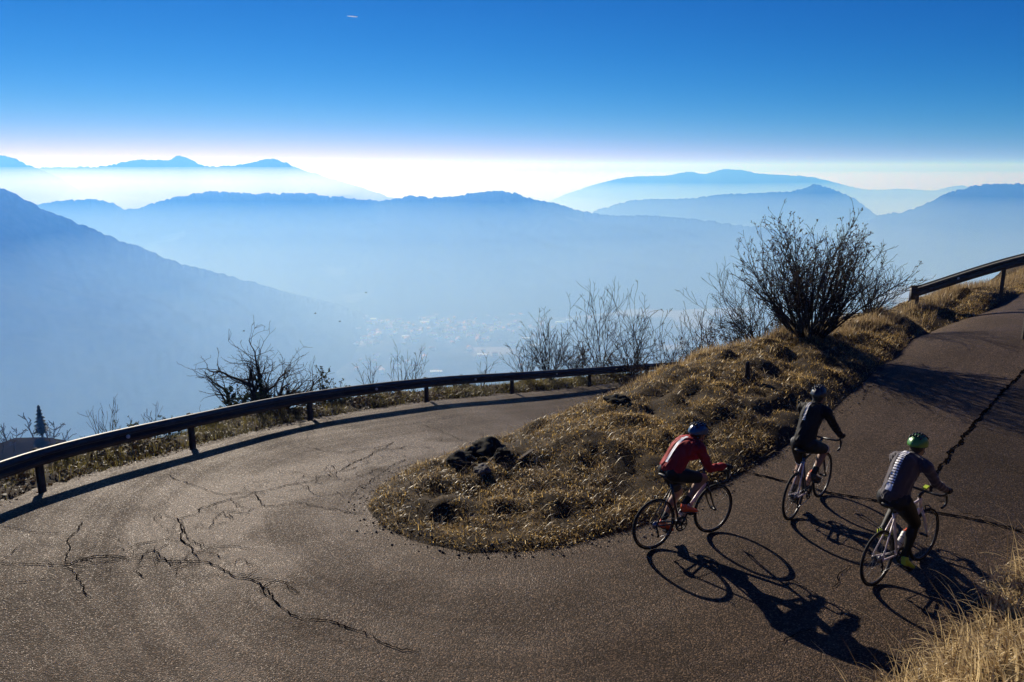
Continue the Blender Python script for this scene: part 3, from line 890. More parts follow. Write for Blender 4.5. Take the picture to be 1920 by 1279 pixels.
# ------------------------------------------------------------------ bare bushes and trees
def grow(seed, base, stems, height, spread, levels=4, kids=(3, 4), r0=.02, wob=.22, up=.25, lean=None, seglen=.22, ratio=.62, gnarl=0.0, ang=(.4, .9), base_w=.3):
    """recursive bare branches -> segment list and tip points"""
    rd = random.Random(seed)
    segs, tips = [], []
    def branch(p, d, ln, r, lv):
        k = max(2, int(ln / seglen))
        st_ = ln / k
        for i in range(k):
            d2 = (d + Vector((rd.gauss(0, wob), rd.gauss(0, wob), rd.gauss(0, wob) + up * .25))).normalized()
            if gnarl: d2 = (d2 + Vector((rd.gauss(0, gnarl), rd.gauss(0, gnarl), rd.gauss(0, gnarl)))).normalized()
            q = p + d2 * st_
            ra, rb = r * (1 - .75 * i / k), r * (1 - .75 * (i + 1) / k)
            segs.append((*p, *q, max(ra, .0022), max(rb, .0022)))
            p, d = q, d2
            if lv < levels and i >= (1 if lv else max(1, k // 5)):
                for _ in range(rd.randint(*kids) if i % 2 == 0 else rd.randint(0, 1)):
                    if rd.random() < .72:
                        a = rd.uniform(*ang); ph = rd.uniform(0, 6.283)
                        u = d.orthogonal().normalized(); w_ = d.cross(u)
                        nd = (d * math.cos(a) + (u * math.cos(ph) + w_ * math.sin(ph)) * math.sin(a) + Vector((0, 0, up))).normalized()
                        branch(q, nd, ln * ratio * rd.uniform(.45, 1.0) * (1 - .45 * i / k), max(rb * .6, .0025), lv + 1)
        tips.append(tuple(p))
    for s in range(stems):
        a = rd.uniform(0, 6.283); m = spread * math.sqrt(rd.random())
        d = Vector((math.cos(a) * m, math.sin(a) * m, 1.0))
        if lean: d += Vector(lean)
        hgt = height * rd.uniform(.62, 1.0) * (1.0 - .25 * m)
        branch(Vector(base) + Vector((math.cos(a), math.sin(a), 0)) * .12 * m * height * base_w, d.normalized(), hgt, r0 * rd.uniform(.7, 1.1), 0)
    return np.array(segs), np.array(tips)

def plant(name, label, cat, px, py, height, seed, group=None, leaves=0, leaf_size=.03, leaf_mat=None, at=None, bark=None, sides=3, **kw):
    p = hit(px, py, gz_fn) if at is None else np.array(at)
    root = empty(name, tuple(p), label=label, cat=cat, group=group)
    segs, tips = grow(seed, (0, 0, -.05), height=height, **kw)
    segs[:, 6:] = np.maximum(segs[:, 6:], max(.0022, .00021 * math.hypot(*p[:2])))
    big = segs[:, 6] > np.quantile(segs[:, 6], .86)
    V, Fq = tubes(segs[big], 5)
    link('stem', np_mesh('stem', V, Fq), bark or M_BARK, root, smooth=True)
    V, Fq = tubes(segs[~big], sides)
    link('twig', np_mesh('twig', V, Fq), bark or M_BARK, root, kind='stuff')
    if leaves:
        r2 = np.random.default_rng(seed)
        s_ = segs[~big]; i = r2.integers(0, len(s_), leaves)
        c = s_[i, :3] + (s_[i, 3:6] - s_[i, :3]) * r2.random((leaves, 1)) + r2.normal(size=(leaves, 3)) * leaf_size * .6
        a = r2.normal(size=(leaves, 3)); a /= np.linalg.norm(a, axis=1)[:, None]
        b = r2.normal(size=(leaves, 3)); b -= a * (a * b).sum(1)[:, None]; b /= np.linalg.norm(b, axis=1)[:, None]
        sz = (leaf_size * (.6 + .8 * r2.random(leaves)))[:, None]
        V = np.stack([c - a * sz, c + b * sz * .55, c + a * sz, c - b * sz * .55], 1).reshape(-1, 3)
        link('foliage', np_mesh('foliage', V, np.arange(4 * leaves).reshape(-1, 4), {'tint': np.repeat(r2.random(leaves), 4)}), leaf_mat or M_LEAF, root, kind='stuff')
    return root, segs
gz_fn = lambda x, y: gz_at(x, y)

plant('bush', 'tallest bare many-stemmed bush on the crest of the grass mound', 'bush', 1515, 628, 3.5, 3, stems=72, spread=1.05, base_w=.8, levels=3, r0=.026, wob=.10, up=.13,
      leaves=5200, leaf_size=.026, seglen=.13, ratio=.36, kids=(2, 4))
def behind(px, py, zc):
    """a point down the far side of the crest: on the ground below this line of sight at that depth"""
    p = unproject(px, py, zc); p[2] = float(gz_at(p[0], p[1])); return p
SHR = [  # name, label, photo x of base, depth, height, seed, settings
    ('shrub', 'bare arching shrub leaning left beside the tallest bush', 1425, 21.5, 2.9, 5, dict(stems=24, spread=.9, levels=3, r0=.014, wob=.13, up=.1, lean=(-.35, 0, 0), ratio=.42, seglen=.14, kids=(1, 3))),
    ('shrub', 'bare tangled shrub between the tallest bush and the short barrier', 1618, 23.0, 2.2, 6, dict(stems=34, spread=.95, levels=3, r0=.014, wob=.15, up=.08, lean=(.35, 0, 0), ratio=.42, seglen=.14, kids=(1, 3))),
    ('shrub', 'thin bare shrub in the gap right of the tall twin-stemmed shrubs', 1262, 23.5, 3.2, 8, dict(stems=14, spread=.45, levels=3, r0=.013, wob=.12, up=.18, ratio=.42, seglen=.15, kids=(1, 3))),
    ('shrub', 'slender upright bare shrub growing just left of the arching shrub', 1320, 22.5, 2.8, 9, dict(stems=14, spread=.5, levels=3, r0=.012, wob=.12, up=.2, ratio=.42, seglen=.15, kids=(1, 3))),
    ('shrub', 'tall bare shrub with wide drooping tips above the far end of the long barrier', 1190, 31.0, 4.3, 11, dict(stems=12, spread=.5, levels=3, r0=.022, wob=.14, up=.16, ratio=.42, seglen=.2, kids=(1, 3))),
    ('shrub', 'tall bare shrub left of the drooping one above the long barrier', 1120, 31.0, 4.0, 12, dict(stems=12, spread=.5, levels=3, r0=.02, wob=.13, up=.18, ratio=.42, seglen=.2, kids=(1, 3))),
    ('shrub', 'low spreading bare shrub behind the far part of the long barrier', 1030, 28.0, 2.4, 13, dict(stems=36, spread=.8, levels=2, r0=.012, wob=.1, up=.14, ratio=.42, seglen=.14, kids=(1, 3))),
    ('shrub', 'lowest bare shrub at the left foot of the tall shrubs', 985, 27.0, 1.7, 14, dict(stems=22, spread=.9, levels=2, r0=.010, wob=.12, up=.1, ratio=.42, seglen=.14, kids=(1, 3))),
]
for nm, lab, px, zc, h, sd, kw in SHR:
    p = behind(px, 700, zc)
    plant(nm, lab, 'shrub', 0, 0, h, sd, at=p, group='bare shrubs behind the mound and the barrier', **kw)
# scrub along the back of the crest
ORD = ['first', 'second', 'third', 'fourth', 'fifth', 'sixth', 'seventh', 'eighth', 'ninth', 'tenth', 'eleventh', 'twelfth']
for i, (px, zc, h) in enumerate(sorted([(1290, 21.3, 1.7), (1345, 21.4, 1.6), (1390, 21.6, 1.6), (1240, 21.5, 1.7), (1215, 24, 2.2), (1465, 22.0, 1.5), (1265, 22.5, 2.0), (1320, 22.0, 1.8), (1170, 29, 2.0), (1085, 29.5, 1.9)])):
    plant('scrub', ORD[i] + ' from the left of the dark twig tangles behind the mound crest', 'scrub', 0, 0, h, 30 + i, at=behind(px, 690, zc), group='scrub along the mound crest',
          stems=30, spread=1.0, levels=2, r0=.009, wob=.2, up=.05, ratio=.45, seglen=.12, kids=(1, 3), leaves=900, leaf_size=.024)
# beyond the long barrier
def verge(px, out=1.0):
    """a point beyond the barrier at this photo column"""
    line = smooth_line([list(p) for p in RAIL_POSTS], 200)
    q = np.array([project(p)[0] for p in line]); i = int(np.argmin(np.abs(q - px)))
    t = line[min(i + 1, 199)] - line[max(i - 1, 0)]; t[2] = 0; t /= np.linalg.norm(t)
    L2 = []
    for j in range(200):
        t = line[min(j + 1, 199)] - line[max(j - 1, 0)]; t[2] = 0; t /= np.linalg.norm(t)
        q2 = line[j] + np.array([-t[1], t[0], 0]) * out; q2[2] = float(gz_at(q2[0], q2[1])); L2.append(q2)
    q = np.array([project(p)[0] for p in L2])
    return L2[int(np.argmin(np.abs(q - px)))]
plant('tree', 'gnarled bare tree with crooked branches behind the long barrier', 'tree', 0, 0, 2.7, 44, at=verge(488, 2.0), stems=15, spread=.95, levels=3, r0=.062, wob=.17, up=.10, gnarl=.13,
      ratio=.6, seglen=.12, kids=(2, 3), base_w=.6, lean=(.1, 0, 0), ang=(.5, 1.15), bark=M_BARK)
plant('bush', 'dark leafy bush around the foot of the gnarled bare tree', 'bush', 0, 0, 1.2, 42, at=verge(455, 2.0), stems=16, spread=.9, levels=2, r0=.012, wob=.2, up=.05, ratio=.55, seglen=.1, leaves=3800, leaf_size=.035, leaf_mat=M_LEAFG, kids=(1, 2))
plant('bush', 'low leafy bush right of the gnarled bare tree', 'bush', 0, 0, 1.3, 43, at=verge(612, 1.8), stems=20, spread=.95, levels=2, r0=.012, wob=.2, up=.05, ratio=.5, seglen=.09, leaves=1900, leaf_size=.032, leaf_mat=M_LEAFG, lean=(.2, 0, 0), kids=(1, 2))
for px, o, h, sd, lab in [(190, 1.3, 1.0, 51, 'leafless sapling nearest the left end of the long barrier'), (207, 1.5, 1.15, 52, 'leafless sapling just right of the first sapling'),
                          (290, 1.6, 1.05, 53, 'thin leafless sapling halfway between the left saplings and the gnarled tree'),
                          (690, 1.3, 1.35, 54, 'small bare sapling right of the low leafy bush'), (745, 1.3, 1.5, 55, 'taller bare sapling behind the middle of the long barrier'),
                          (778, 1.3, 1.45, 56, 'thin bare sapling just right of the taller one'), (905, .9, 1.25, 57, 'lone forked sapling in front of the valley, right of the middle of the barrier')]:
    plant('sapling', lab, 'sapling', 0, 0, h, sd, at=verge(px, o), group='saplings behind the long barrier', stems=6, spread=.4, levels=2, r0=.009, wob=.1, up=.2, ratio=.4, seglen=.12, kids=(1, 3))
for i, px in enumerate([30, 120, 240, 270, 320, 390, 500, 640, 700, 740, 820, 860]):
    plant('scrub', ORD[i] + ' from the left of the low twiggy scrub behind the long barrier', 'scrub', 0, 0, .38 + .25 * ((i * 7) % 5) / 5, 70 + i, at=verge(px, 1.0 + .1 * (i % 4)), group='scrub on the outer verge',
          stems=14, spread=1.1, levels=2, r0=.006, wob=.2, up=.05, ratio=.5, seglen=.08, kids=(1, 2), leaves=500, leaf_size=.02, leaf_mat=M_LEAFG if i % 3 else M_LEAF)

# ------------------------------------------------------------------ stones, stumps and odd things on the mound
def rock(name, label, cat, p, size, seed, mat, bumps=1, group=None):
    bm = bmesh.new()
    bmesh.ops.create_icosphere(bm, subdivisions=4, radius=1)
    r = random.Random(seed)
    off = Vector((r.random() * 50, r.random() * 50, r.random() * 50))
    from mathutils import noise as mn
    for v in bm.verts:
        d = v.co.normalized()
        k = 1 + .42 * mn.noise(d * 1.3 + off) + .22 * mn.noise(d * 3.1 + off) + .10 * mn.noise(d * 8 + off)
        v.co = Vector((d.x * size[0], d.y * size[1], d.z * size[2])) * k
    me = bpy.data.meshes.new(name); bm.to_mesh(me); bm.free()
    return link(name, me, mat, smooth=True, label=label, cat=cat, group=group), me
def rest(px, py, dz=0.0):
    p = hit(px, py, gz_fn); return Vector((p[0], p[1], p[2] + dz))
for px, py, sz, sd, mat, lab in [
    (868, 872, (.26, .24, .17), 1, M_MOSS, 'dark mossy boulder at the left end of the rock pile on the mound'),
    (915, 852, (.32, .28, .22), 2, M_MOSS, 'biggest black mossy boulder in the rock pile on the mound'),
    (892, 858, (.20, .2, .16), 3, M_MOSS, 'black boulder squeezed between the two bigger ones in the rock pile'),
    (942, 858, (.16, .14, .12), 4, M_MOSS, 'small dark rock at the right end of the rock pile'),
    (906, 884, (.14, .12, .09), 5, M_STONE, 'small brown stone lying in front of the rock pile'),
    (1158, 758, (.26, .2, .15), 6, M_MOSS, 'low dark rock at the back edge of the mound beside the lower road')]:
    o, me = rock('rock', lab, 'rock', None, sz, sd, mat)
    o.location = rest(px, py, sz[2] * .15)
    o.rotation_euler = (0, 0, sd)
plant('dead_plant', 'tuft of dead twigs sprouting above the rock pile', 'dead plant', 938, 858, .5, 91, stems=9, spread=.9, levels=1, r0=.006, wob=.12, up=.1, ratio=.45, seglen=.08, kids=(1, 2))
p = rest(1400, 708)
st_ = MB().tube([(0, 0, -.2), (.01, 0, .1), (0, .01, .30), (.01, 0, .33)], [.05, .05, .047, .03], 9)
o = st_.build('stump', M_BARK, label='short dark wooden stake standing in the dry grass of the mound', cat='stake'); o.location = p
p = rest(985, 856)
o = MB().box((0, 0, .03), (.16, .03, .012), rot=Matrix.Rotation(.6, 3, 'Z') @ Matrix.Rotation(-.35, 3, 'Y')).build('board', M_WOOD, smooth=False, label='pale broken piece of board lying on the mound right of the rock pile', cat='board'); o.location = p
p = rest(1481, 735)
o = MB().tube([(0, 0, -.03), (.01, 0, .12), (-.005, .01, .26)], [.006, .005, .003], 6).build('stalk', M_STRAW, label='single pale dry stalk standing upright left of the dark-helmeted rider', cat='stalk'); o.location = p
# marker post by the upper road, cut by the right edge of the photograph
p = on_road(1919, 636)
root = empty('marker_post', tuple(p), label='thin dark roadside marker post at the right edge of the photo', cat='post')
MB().box((0, 0, .42), (.045, .03, .46)).build('post', M_RUST, root, smooth=False)
MB().box((0, -.002, .80), (.047, .033, .09)).build('band', M_BLACK, root, smooth=False)

# ------------------------------------------------------------------ wooded spur, far left below the bend: bare trees and one conifer
def hz(px, py):
    return hit(px, py, lambda x, y: hillside_z(x, y), 60, 400)
def far_tree(label, group, at, h, seed):
    root = empty('tree', tuple(at), label=label, cat='tree', group=group)
    segs, tips = grow(seed, (0, 0, -1), stems=1, height=h, spread=.15, levels=3, r0=.14, wob=.13, up=.12, seglen=h / 11, ratio=.5, kids=(3, 4), ang=(.5, 1.1))
    segs[:, 6:] = np.maximum(segs[:, 6:], .06)
    b = segs[:, 6] > .07
    V, Fq = tubes(segs[b], 5); link('trunk', np_mesh('trunk', V, Fq), M_BARK, root)
    V, Fq = tubes(segs[~b], 3); link('crown', np_mesh('crown', V, Fq), M_BARK, root, kind='stuff')
    return root
ft = [far_tree('', '', (0, 0, 0), 7.5, 301 + i) for i in range(3)]
r6 = random.Random(4)
def on_slope(x, y): return (x, y, float(hillside_z(np.array([x]), np.array([y]))[0]))
for i in range(70):
    src = ft[i % 3]
    if i < 3: o = src
    else:
        o = src.copy(); col.objects.link(o)
        for ch in src.children:
            c = ch.copy(); col.objects.link(c); c.parent = o
    fx_ = r6.random()
    o.location = on_slope(-114 + 32 * fx_, r6.uniform(140, 178)); o.rotation_euler = (0, 0, i * 1.7)
    s = (1.25 if fx_ < .40 else .6) * r6.uniform(.8, 1.1); o.scale = (s, s, s)
    prop(o, 'bare brown tree in the wood on the hillside below the left end of the barrier', 'tree', 'bare trees on the spur at far left')
cr = empty('conifer', on_slope(-97.5, 158.0), label='single dark conifer standing above the bare wood at far left', cat='tree')
MB().tube([(0, 0, -1), (0, 0, 6.6)], [.14, .02], 7).build('trunk', M_BARK2, cr)
r3 = np.random.default_rng(5); nn = 3200
h_ = 1.5 + 9.3 * r3.random(nn) ** .8; rad = (11.2 - h_) * .28 * (.25 + .75 * r3.random(nn)) * (.75 + .4 * np.sin(h_ * 5.5)); an = r3.random(nn) * 6.283
c = np.stack([rad * np.cos(an), rad * np.sin(an), h_ - rad * .35], 1) * .62; h_ = h_ * .62
a = np.stack([np.cos(an), np.sin(an), -.4 + .2 * r3.normal(size=nn)], 1); b = np.stack([-np.sin(an), np.cos(an), r3.normal(size=nn) * .4], 1)
V = np.stack([c - a * .26, c + b * .11, c + a * .26, c - b * .11], 1).reshape(-1, 3)
link('crown', np_mesh('crown', V, np.arange(4 * nn).reshape(-1, 4), {'tint': np.repeat(r3.random(nn) * .5, 4)}), M_LEAFG, cr, kind='stuff')

# ------------------------------------------------------------------ village on the valley floor
def house_mesh(w, d, h, rh, name):
    v = [(-w, -d, -3), (w, -d, -3), (w, d, -3), (-w, d, -3), (-w, -d, h), (w, -d, h), (w, d, h), (-w, d, h), (-w, 0, h + rh), (w, 0, h + rh)]
    e = .7
    rv = [(-w - e, -d - e, h - e * rh / d), (w + e, -d - e, h - e * rh / d), (w + e, 0, h + rh + .12), (-w - e, 0, h + rh + .12), (w + e, d + e, h - e * rh / d), (-w - e, d + e, h - e * rh / d)]
    rv2 = [(a, b, c + .25) for a, b, c in rv]
    V = v + rv + rv2
    F_ = [(0, 1, 5, 4), (2, 3, 7, 6), (1, 2, 6, 9, 5), (3, 0, 4, 8, 7)]
    R_ = [(10, 11, 12, 13), (13, 12, 14, 15), (16, 19, 18, 17), (19, 21, 20, 18), (10, 16, 17, 11), (14, 20, 21, 15), (10, 13, 19, 16), (13, 15, 21, 19), (11, 17, 18, 12), (12, 18, 20, 14)]
    me = mesh_of(V, F_ + R_, name)
    me.polygons.foreach_set('material_index', np.array([0] * 4 + [1] * 10, np.int32))
    return me
M_WALLS = [simple_mat('plaster_white', (.75, .72, .66), .8, var=.06), simple_mat('plaster_ochre', (.55, .45, .30), .8, var=.08), simple_mat('plaster_grey', (.5, .48, .45), .8, var=.08)]
M_ROOF = simple_mat('roof_tiles', (.30, .13, .08), .8, var=.2, scale=1.0)
M_SHED = simple_mat('shed_roof', (.7, .7, .7), .35, .2, var=.08, scale=.3)
hm = []
for i, (w, d, h, rh) in enumerate([(6, 5, 6, 2.4), (8, 5.5, 7.5, 2.6), (5, 4.5, 5.5, 2.2), (10, 6, 9, 2.8)]):
    me = house_mesh(w, d, h, rh, 'house'); me.materials.append(M_WALLS[i % 3]); me.materials.append(M_ROOF); hm.append(me)
sheds = []
for w, d, h, rh in [(11, 8, 6, 1.4), (15, 8, 6, 1.3)]:
    me = house_mesh(w, d, h, rh, 'shed'); me.materials.append(M_WALLS[0]); me.materials.append(M_SHED); sheds.append(me)
VF = bpy.data.objects['valley_floor']
vbv = BVHTree.FromObject(VF, bpy.context.evaluated_depsgraph_get())
def valley_at(px, py):
    d = Vector(ray_dir(px, py)).normalized()
    h_ = vbv.ray_cast(Vector((0, 0, CAM_H)), d)
    return h_[0]
r4 = random.Random(9)
k = 0
while k < 240:
    if k < 170: px, py = r4.gauss(850, 95), r4.gauss(612, 17)
    else: px, py = r4.uniform(660, 1090), r4.uniform(600, 700)
    if not (640 < px < 1110 and 588 < py < 705): continue
    p = valley_at(px, py)
    if p is None: continue
    o = link('house', hm[r4.randrange(4)], label='tiny hazy house of the village far down on the valley floor', cat='house', group='village houses in the valley')
    o.location = p; o.rotation_euler = (0, 0, r4.uniform(0, 3.14)); k += 1
for px, py in [(797, 606), (1002, 650), (985, 637), (818, 700), (760, 633), (1050, 606), (965, 590), (905, 668), (700, 600), (1068, 602)]:
    p = valley_at(px, py)
    o = link('shed', sheds[r4.randrange(2)], label='pale flat-roofed works building among the houses far down in the valley', cat='factory', group='works buildings in the valley')
    o.location = p; o.rotation_euler = (0, 0, r4.uniform(-.4, .4))

# ------------------------------------------------------------------ sky: a short vapour trail; birds over the valley
M_TRAIL = blade_mat('vapour', (.85, .85, .85), (.85, .85, .85), .75, 1.0)
d = Vector(ray_dir(661, 31)).normalized() * 16000
tr = MB().tube([(-100, 0, 8), (-60, 0, 5), (0, 0, 0), (60, 0, -5), (100, 0, -7)], [2, 7, 10, 9, 3], 8).build('vapour_trail', M_TRAIL, label='short white vapour trail high in the blue sky', cat='vapour trail')
tr.location = d + Vector((0, 0, CAM_H))
for i, (px, py, lab) in enumerate([(686, 549, 'bird above the left edge of the village, highest of the four'), (637, 603, 'bird at the foot of the left mountain, lowest right of the four'),
                                   (591, 588, 'bird left of and above the lowest bird over the mountain foot'), (457, 621, 'bird just above the gnarled bare tree')]):
    p = unproject(px, py, 160.0)
    root = empty('bird', tuple(p), label='tiny dark ' + lab, cat='bird')
    MB().tube([(-.22, 0, 0), (-.1, 0, .01), (.08, 0, .01), (.2, 0, .02), (.26, 0, .015)], [.02, .06, .07, .04, .01], 8).build('body', M_BLACK, root)
    for s in (-1, 1):
        link('wing', mesh_of([(.1, s * .03, .02), (-.1, s * .03, .02), (-.04, s * .3, .1 + .02 * i), (.08, s * .28, .11 + .02 * i), (-.06, s * .55, .02), (.1, s * .03, .035), (-.1, s * .03, .035), (-.04, s * .3, .115 + .02 * i), (.08, s * .28, .125 + .02 * i)],
                             [(0, 1, 2, 3), (3, 2, 4), (5, 8, 7, 6), (8, 4, 7)]), M_BLACK, root)
# ------------------------------------------------------------------ bicycles and riders
DG = bpy.context.evaluated_depsgraph_get
def weld(mb, voxel, smooth_it=4, name='m'):
    """fuse overlapping closed shapes into one continuous skin"""
    o = bpy.data.objects.new('tmp', mb.mesh('tmp')); col.objects.link(o)
    r = o.modifiers.new('r', 'REMESH'); r.mode = 'VOXEL'; r.voxel_size = voxel; r.use_smooth_shade = True
    s = o.modifiers.new('s', 'SMOOTH'); s.factor = .5; s.iterations = smooth_it
    bpy.context.view_layer.update()
    dg = DG(); dg.update()
    me = bpy.data.meshes.new_from_object(o.evaluated_get(dg)); me.name = name
    old = o.data
    bpy.data.objects.remove(o); bpy.data.meshes.remove(old)
    me.materials.clear()
    me.polygons.foreach_set('use_smooth', np.ones(len(me.polygons), bool))
    return me
V3 = Vector
def ik(a, b, l1, l2, hint):
    """middle joint of a two-bone limb from a to b, bent towards hint"""
    a, b = V3(a), V3(b)
    d = b - a; L = min(d.length, (l1 + l2) * .999); u = d.normalized()
    x = (l1 * l1 - l2 * l2 + L * L) / (2 * L); h = math.sqrt(max(l1 * l1 - x * x, 0))
    hv = V3(hint); hv = (hv - u * hv.dot(u)).normalized()
    return a + u * x + hv * h

M_TYRE = simple_mat('tyre_rubber', (.010, .010, .010), .75, var=.3, spec=.3)
M_RIM = simple_mat('dark_rim', (.03, .03, .032), .35, .3, var=.2)
M_RIMS = simple_mat('silver_brake_track', (.45, .45, .46), .35, .9, var=.1)
M_SPOKE = simple_mat('spoke_steel', (.25, .25, .26), .35, .9, var=.1)
M_ALU = simple_mat('alloy', (.30, .30, .31), .35, .9, var=.15)
M_BLK = simple_mat('black_parts', (.012, .012, .013), .45, var=.3)
M_SKIN = simple_mat('skin', (.27, .14, .085), .55, var=.12, scale=60)
M_HAIR = simple_mat('dark_hair', (.02, .014, .010), .7, var=.4, scale=80)
M_GLASS = simple_mat('dark_lens', (.015, .015, .02), .12, var=.1)

def make_bike(label, frame_m, accent_m, fork_m, stay_m, crank, rim_m=None, computer=None):
    """bicycle in its own space: x forward, z up, origin where the rear tyre meets the road; crank = angle of right crank above forward"""
    root = empty('bicycle', label=label, cat='bicycle')
    A, B, BB = V3((0, 0, .335)), V3((.985, 0, .335)), V3((.405, 0, .27))
    ST, HT, HB = V3((.262, 0, .79)), V3((.795, 0, .865)), V3((.838, 0, .715))
    f = MB()
    f.tube([BB, HB + V3((0, 0, .015))], [(.021, .026), (.019, .024)], 10, mi=1)                   # down tube
    f.tube([BB, ST + V3((-.012, 0, .03))], .0165, 10)
    f.tube([ST + V3((0, 0, -.01)), HT + V3((.008, 0, -.03))], [(.015, .017), (.016, .019)], 10)
    f.tube([HB, HT], [.023, .021], 12)
    f.tube([BB + V3((0, -.04, 0)), BB + V3((0, .04, 0))], .024, 12)
    f.build('frame', [frame_m, accent_m], root)
    for s in (-1, 1):
        MB().tube([ST + V3((-.005, s * .012, -.035)), V3((.13, s * .036, .56)), A + V3((.0, s * .062, .01))], [.010, .009, .008], 8).build('seat_stay', stay_m, root)
        MB().tube([BB + V3((-.01, s * .03, 0)), V3((.22, s * .042, .30)), A + V3((0, s * .062, 0))], [.013, .011, .009], 8).build('chain_stay', stay_m, root)
    fk = MB()
    fk.tube([HB + V3((0, 0, .01)), HB + V3((.008, 0, -.03))], [.026, .028], 10)
    for s in (-1, 1):
        fk.tube([HB + V3((.006, s * .02, -.02)), V3((.868, s * .046, .60)), V3((.90, s * .05, .50)), V3((.94, s * .05, .405)), B + V3((-.002, s * .052, 0))],
                [(.012, .02), (.012, .019), (.010, .016), (.008, .012), (.008, .010)], 8)
    fk.build('fork', fork_m, root)
    for c in (A, B):
        w = MB()
        w.tube([c + V3((0, -.055, 0)), c + V3((0, .055, 0))], .012, 8)
        w.tube([c + V3((0, -.036, 0)), c + V3((0, -.03, 0)), c + V3((0, .03, 0)), c + V3((0, .036, 0))], [.022, .016, .016, .022], 10)
        wo_ = w.build('wheel', M_BLK, root)
        circ = lambda r, n=48: [c + V3((math.cos(2 * math.pi * i / n) * r, 0, math.sin(2 * math.pi * i / n) * r)) for i in range(n)]
        MB().tube(circ(.322), .0135, 8, closed=True).build('tyre', M_TYRE, wo_)
        MB().tube(circ(.298), [(.0095, .013)] * 48, 8, closed=True).build('rim', M_RIM, wo_)
        bt = MB()
        for s in (-1, 1):
            ring = circ(.3035); ri = circ(.2965)
            bt.add([p + V3((0, s * .0112, 0)) for p in ring] + [p + V3((0, s * .0112, 0)) for p in ri], [(i, (i + 1) % 48, 48 + (i + 1) % 48, 48 + i) for i in range(48)])
        bt.build('brake_track', rim_m or M_RIMS, wo_)
        sp = MB()
        for i in range(20):
            t = 2 * math.pi * i / 20; s = 1 if i % 2 else -1
            t2 = t + (.35 if (i // 2) % 2 else -.35)
            sp.tube([c + V3((math.cos(t2) * .02, s * .03, math.sin(t2) * .02)), c + V3((math.cos(t) * .289, 0, math.sin(t) * .289))], .0013, 4, cap=False)
        sp.build('spokes', M_SPOKE, wo_, kind='stuff')
        # rim brake
        top = c + V3((0, 0, .345)); d_ = V3((.03, 0, .01)) if c is B else V3((.02, 0, .01))
        bk = MB()
        for s in (-1, 1):
            bk.tube([top + d_ + V3((0, 0, .02)), top + d_ + V3((0, s * .035, .0)), top + d_ * .6 + V3((0, s * .022, -.045))], [.009, .008, .007], 6)
        bk.build('brake', M_BLK, root)
    MB().tube([ST + V3((-.006, 0, .02)), V3((.232, 0, .935))], .0137, 9).build('seat_post', M_BLK, root)
    sd = MB()
    for i in range(1): pass
    xs = [(.085, .0, .066, .015), (.10, .0, .074, .022), (.15, .0, .070, .022), (.22, 0, .045, .020), (.28, 0, .025, .017), (.345, 0, .019, .014), (.36, 0, .012, .010)]
    sd.tube([(x, 0, .965 - .004 * i) for i, (x, _, _, _) in enumerate(xs)], [(w_, h_) for _, _, w_, h_ in xs], 12)
    sd.build('saddle', M_BLK, root)
    st = MB()
    st.tube([HT, HT + V3((-.012, 0, .045))], .019, 9)
    st.tube([HT + V3((-.008, 0, .03)), V3((.885, 0, .925))], [.017, .016], 9)
    st.build('stem', M_BLK, root)
    hb = MB()
    for s in (-1, 1):
        hb.tube([(.885, 0, .925), (.885, s * .12, .928), (.890, s * .185, .93), (.915, s * .207, .932), (.955, s * .21, .932), (.985, s * .212, .91), (.995, s * .213, .87), (.985, s * .215, .82), (.955, s * .218, .795), (.915, s * .22, .79), (.875, s * .222, .795)],
                .0145, 8)
    hbo = hb.build('handlebar', M_BLK, root)
    for s in (-1, 1):
        lv = MB()
        lv.tube([(.95, s * .211, .940), (.99, s * .212, .952), (1.025, s * .212, .972), (1.045, s * .212, .995)], [(.016, .017), (.018, .020), (.016, .019), (.012, .014)], 8)
        lv.tube([(1.02, s * .213, .955), (1.035, s * .215, .91), (1.025, s * .22, .86), (1.005, s * .226, .83)], [(.008, .006)] * 4, 6, mi=1)
        lv.build('brake_lever', [M_BLK, M_ALU], hbo)
    if computer:
        MB().box((.915, 0, .965), (.035, .025, .010), rot=Matrix.Rotation(-.25, 3, 'Y')).build('computer', computer, hbo, smooth=False)
    # drivetrain on the right (y < 0)
    ck = MB()
    n_ = 36
    for r1_, r0_, y_ in ((.100, .078, -.052), (.074, .060, -.046)):
        ring = []
        for rr, yy in ((r1_, y_ - .0015), (r0_, y_ - .0015), (r0_, y_ + .0015), (r1_, y_ + .0015)):
            ring.append([BB + V3((math.cos(2 * math.pi * i / n_) * rr, yy, math.sin(2 * math.pi * i / n_) * rr)) for i in range(n_)])
        Vv = [p for q in ring for p in q]
        Ff = [(a_ * n_ + i, a_ * n_ + (i + 1) % n_, ((a_ + 1) % 4) * n_ + (i + 1) % n_, ((a_ + 1) % 4) * n_ + i) for a_ in range(4) for i in range(n_)]
        ck.add(Vv, Ff)
    for i in range(5):
        t = crank + 2 * math.pi * i / 5
        ck.tube([BB + V3((0, -.055, 0)), BB + V3((math.cos(t) * .08, -.052, math.sin(t) * .08))], [.012, .008], 6)
    cko = ck.build('crankset', M_BLK, root)
    ped = {}
    for s, ang in ((-1, crank), (1, crank + math.pi)):
        tip = BB + V3((math.cos(ang) * .172, s * .075, math.sin(ang) * .172))
        MB().tube([BB + V3((0, s * .062, 0)), tip], [(.016, .011), (.013, .009)], 8).build('crank_arm', M_BLK, cko)
        MB().box(tip + V3((0, s * .05, 0)), (.042, .035, .008)).tube([tip, tip + V3((0, s * .08, 0))], .007, 6).build('pedal', M_BLK, cko, smooth=False)
        ped[s] = tip + V3((0, s * .05, .008))
    cs = MB()
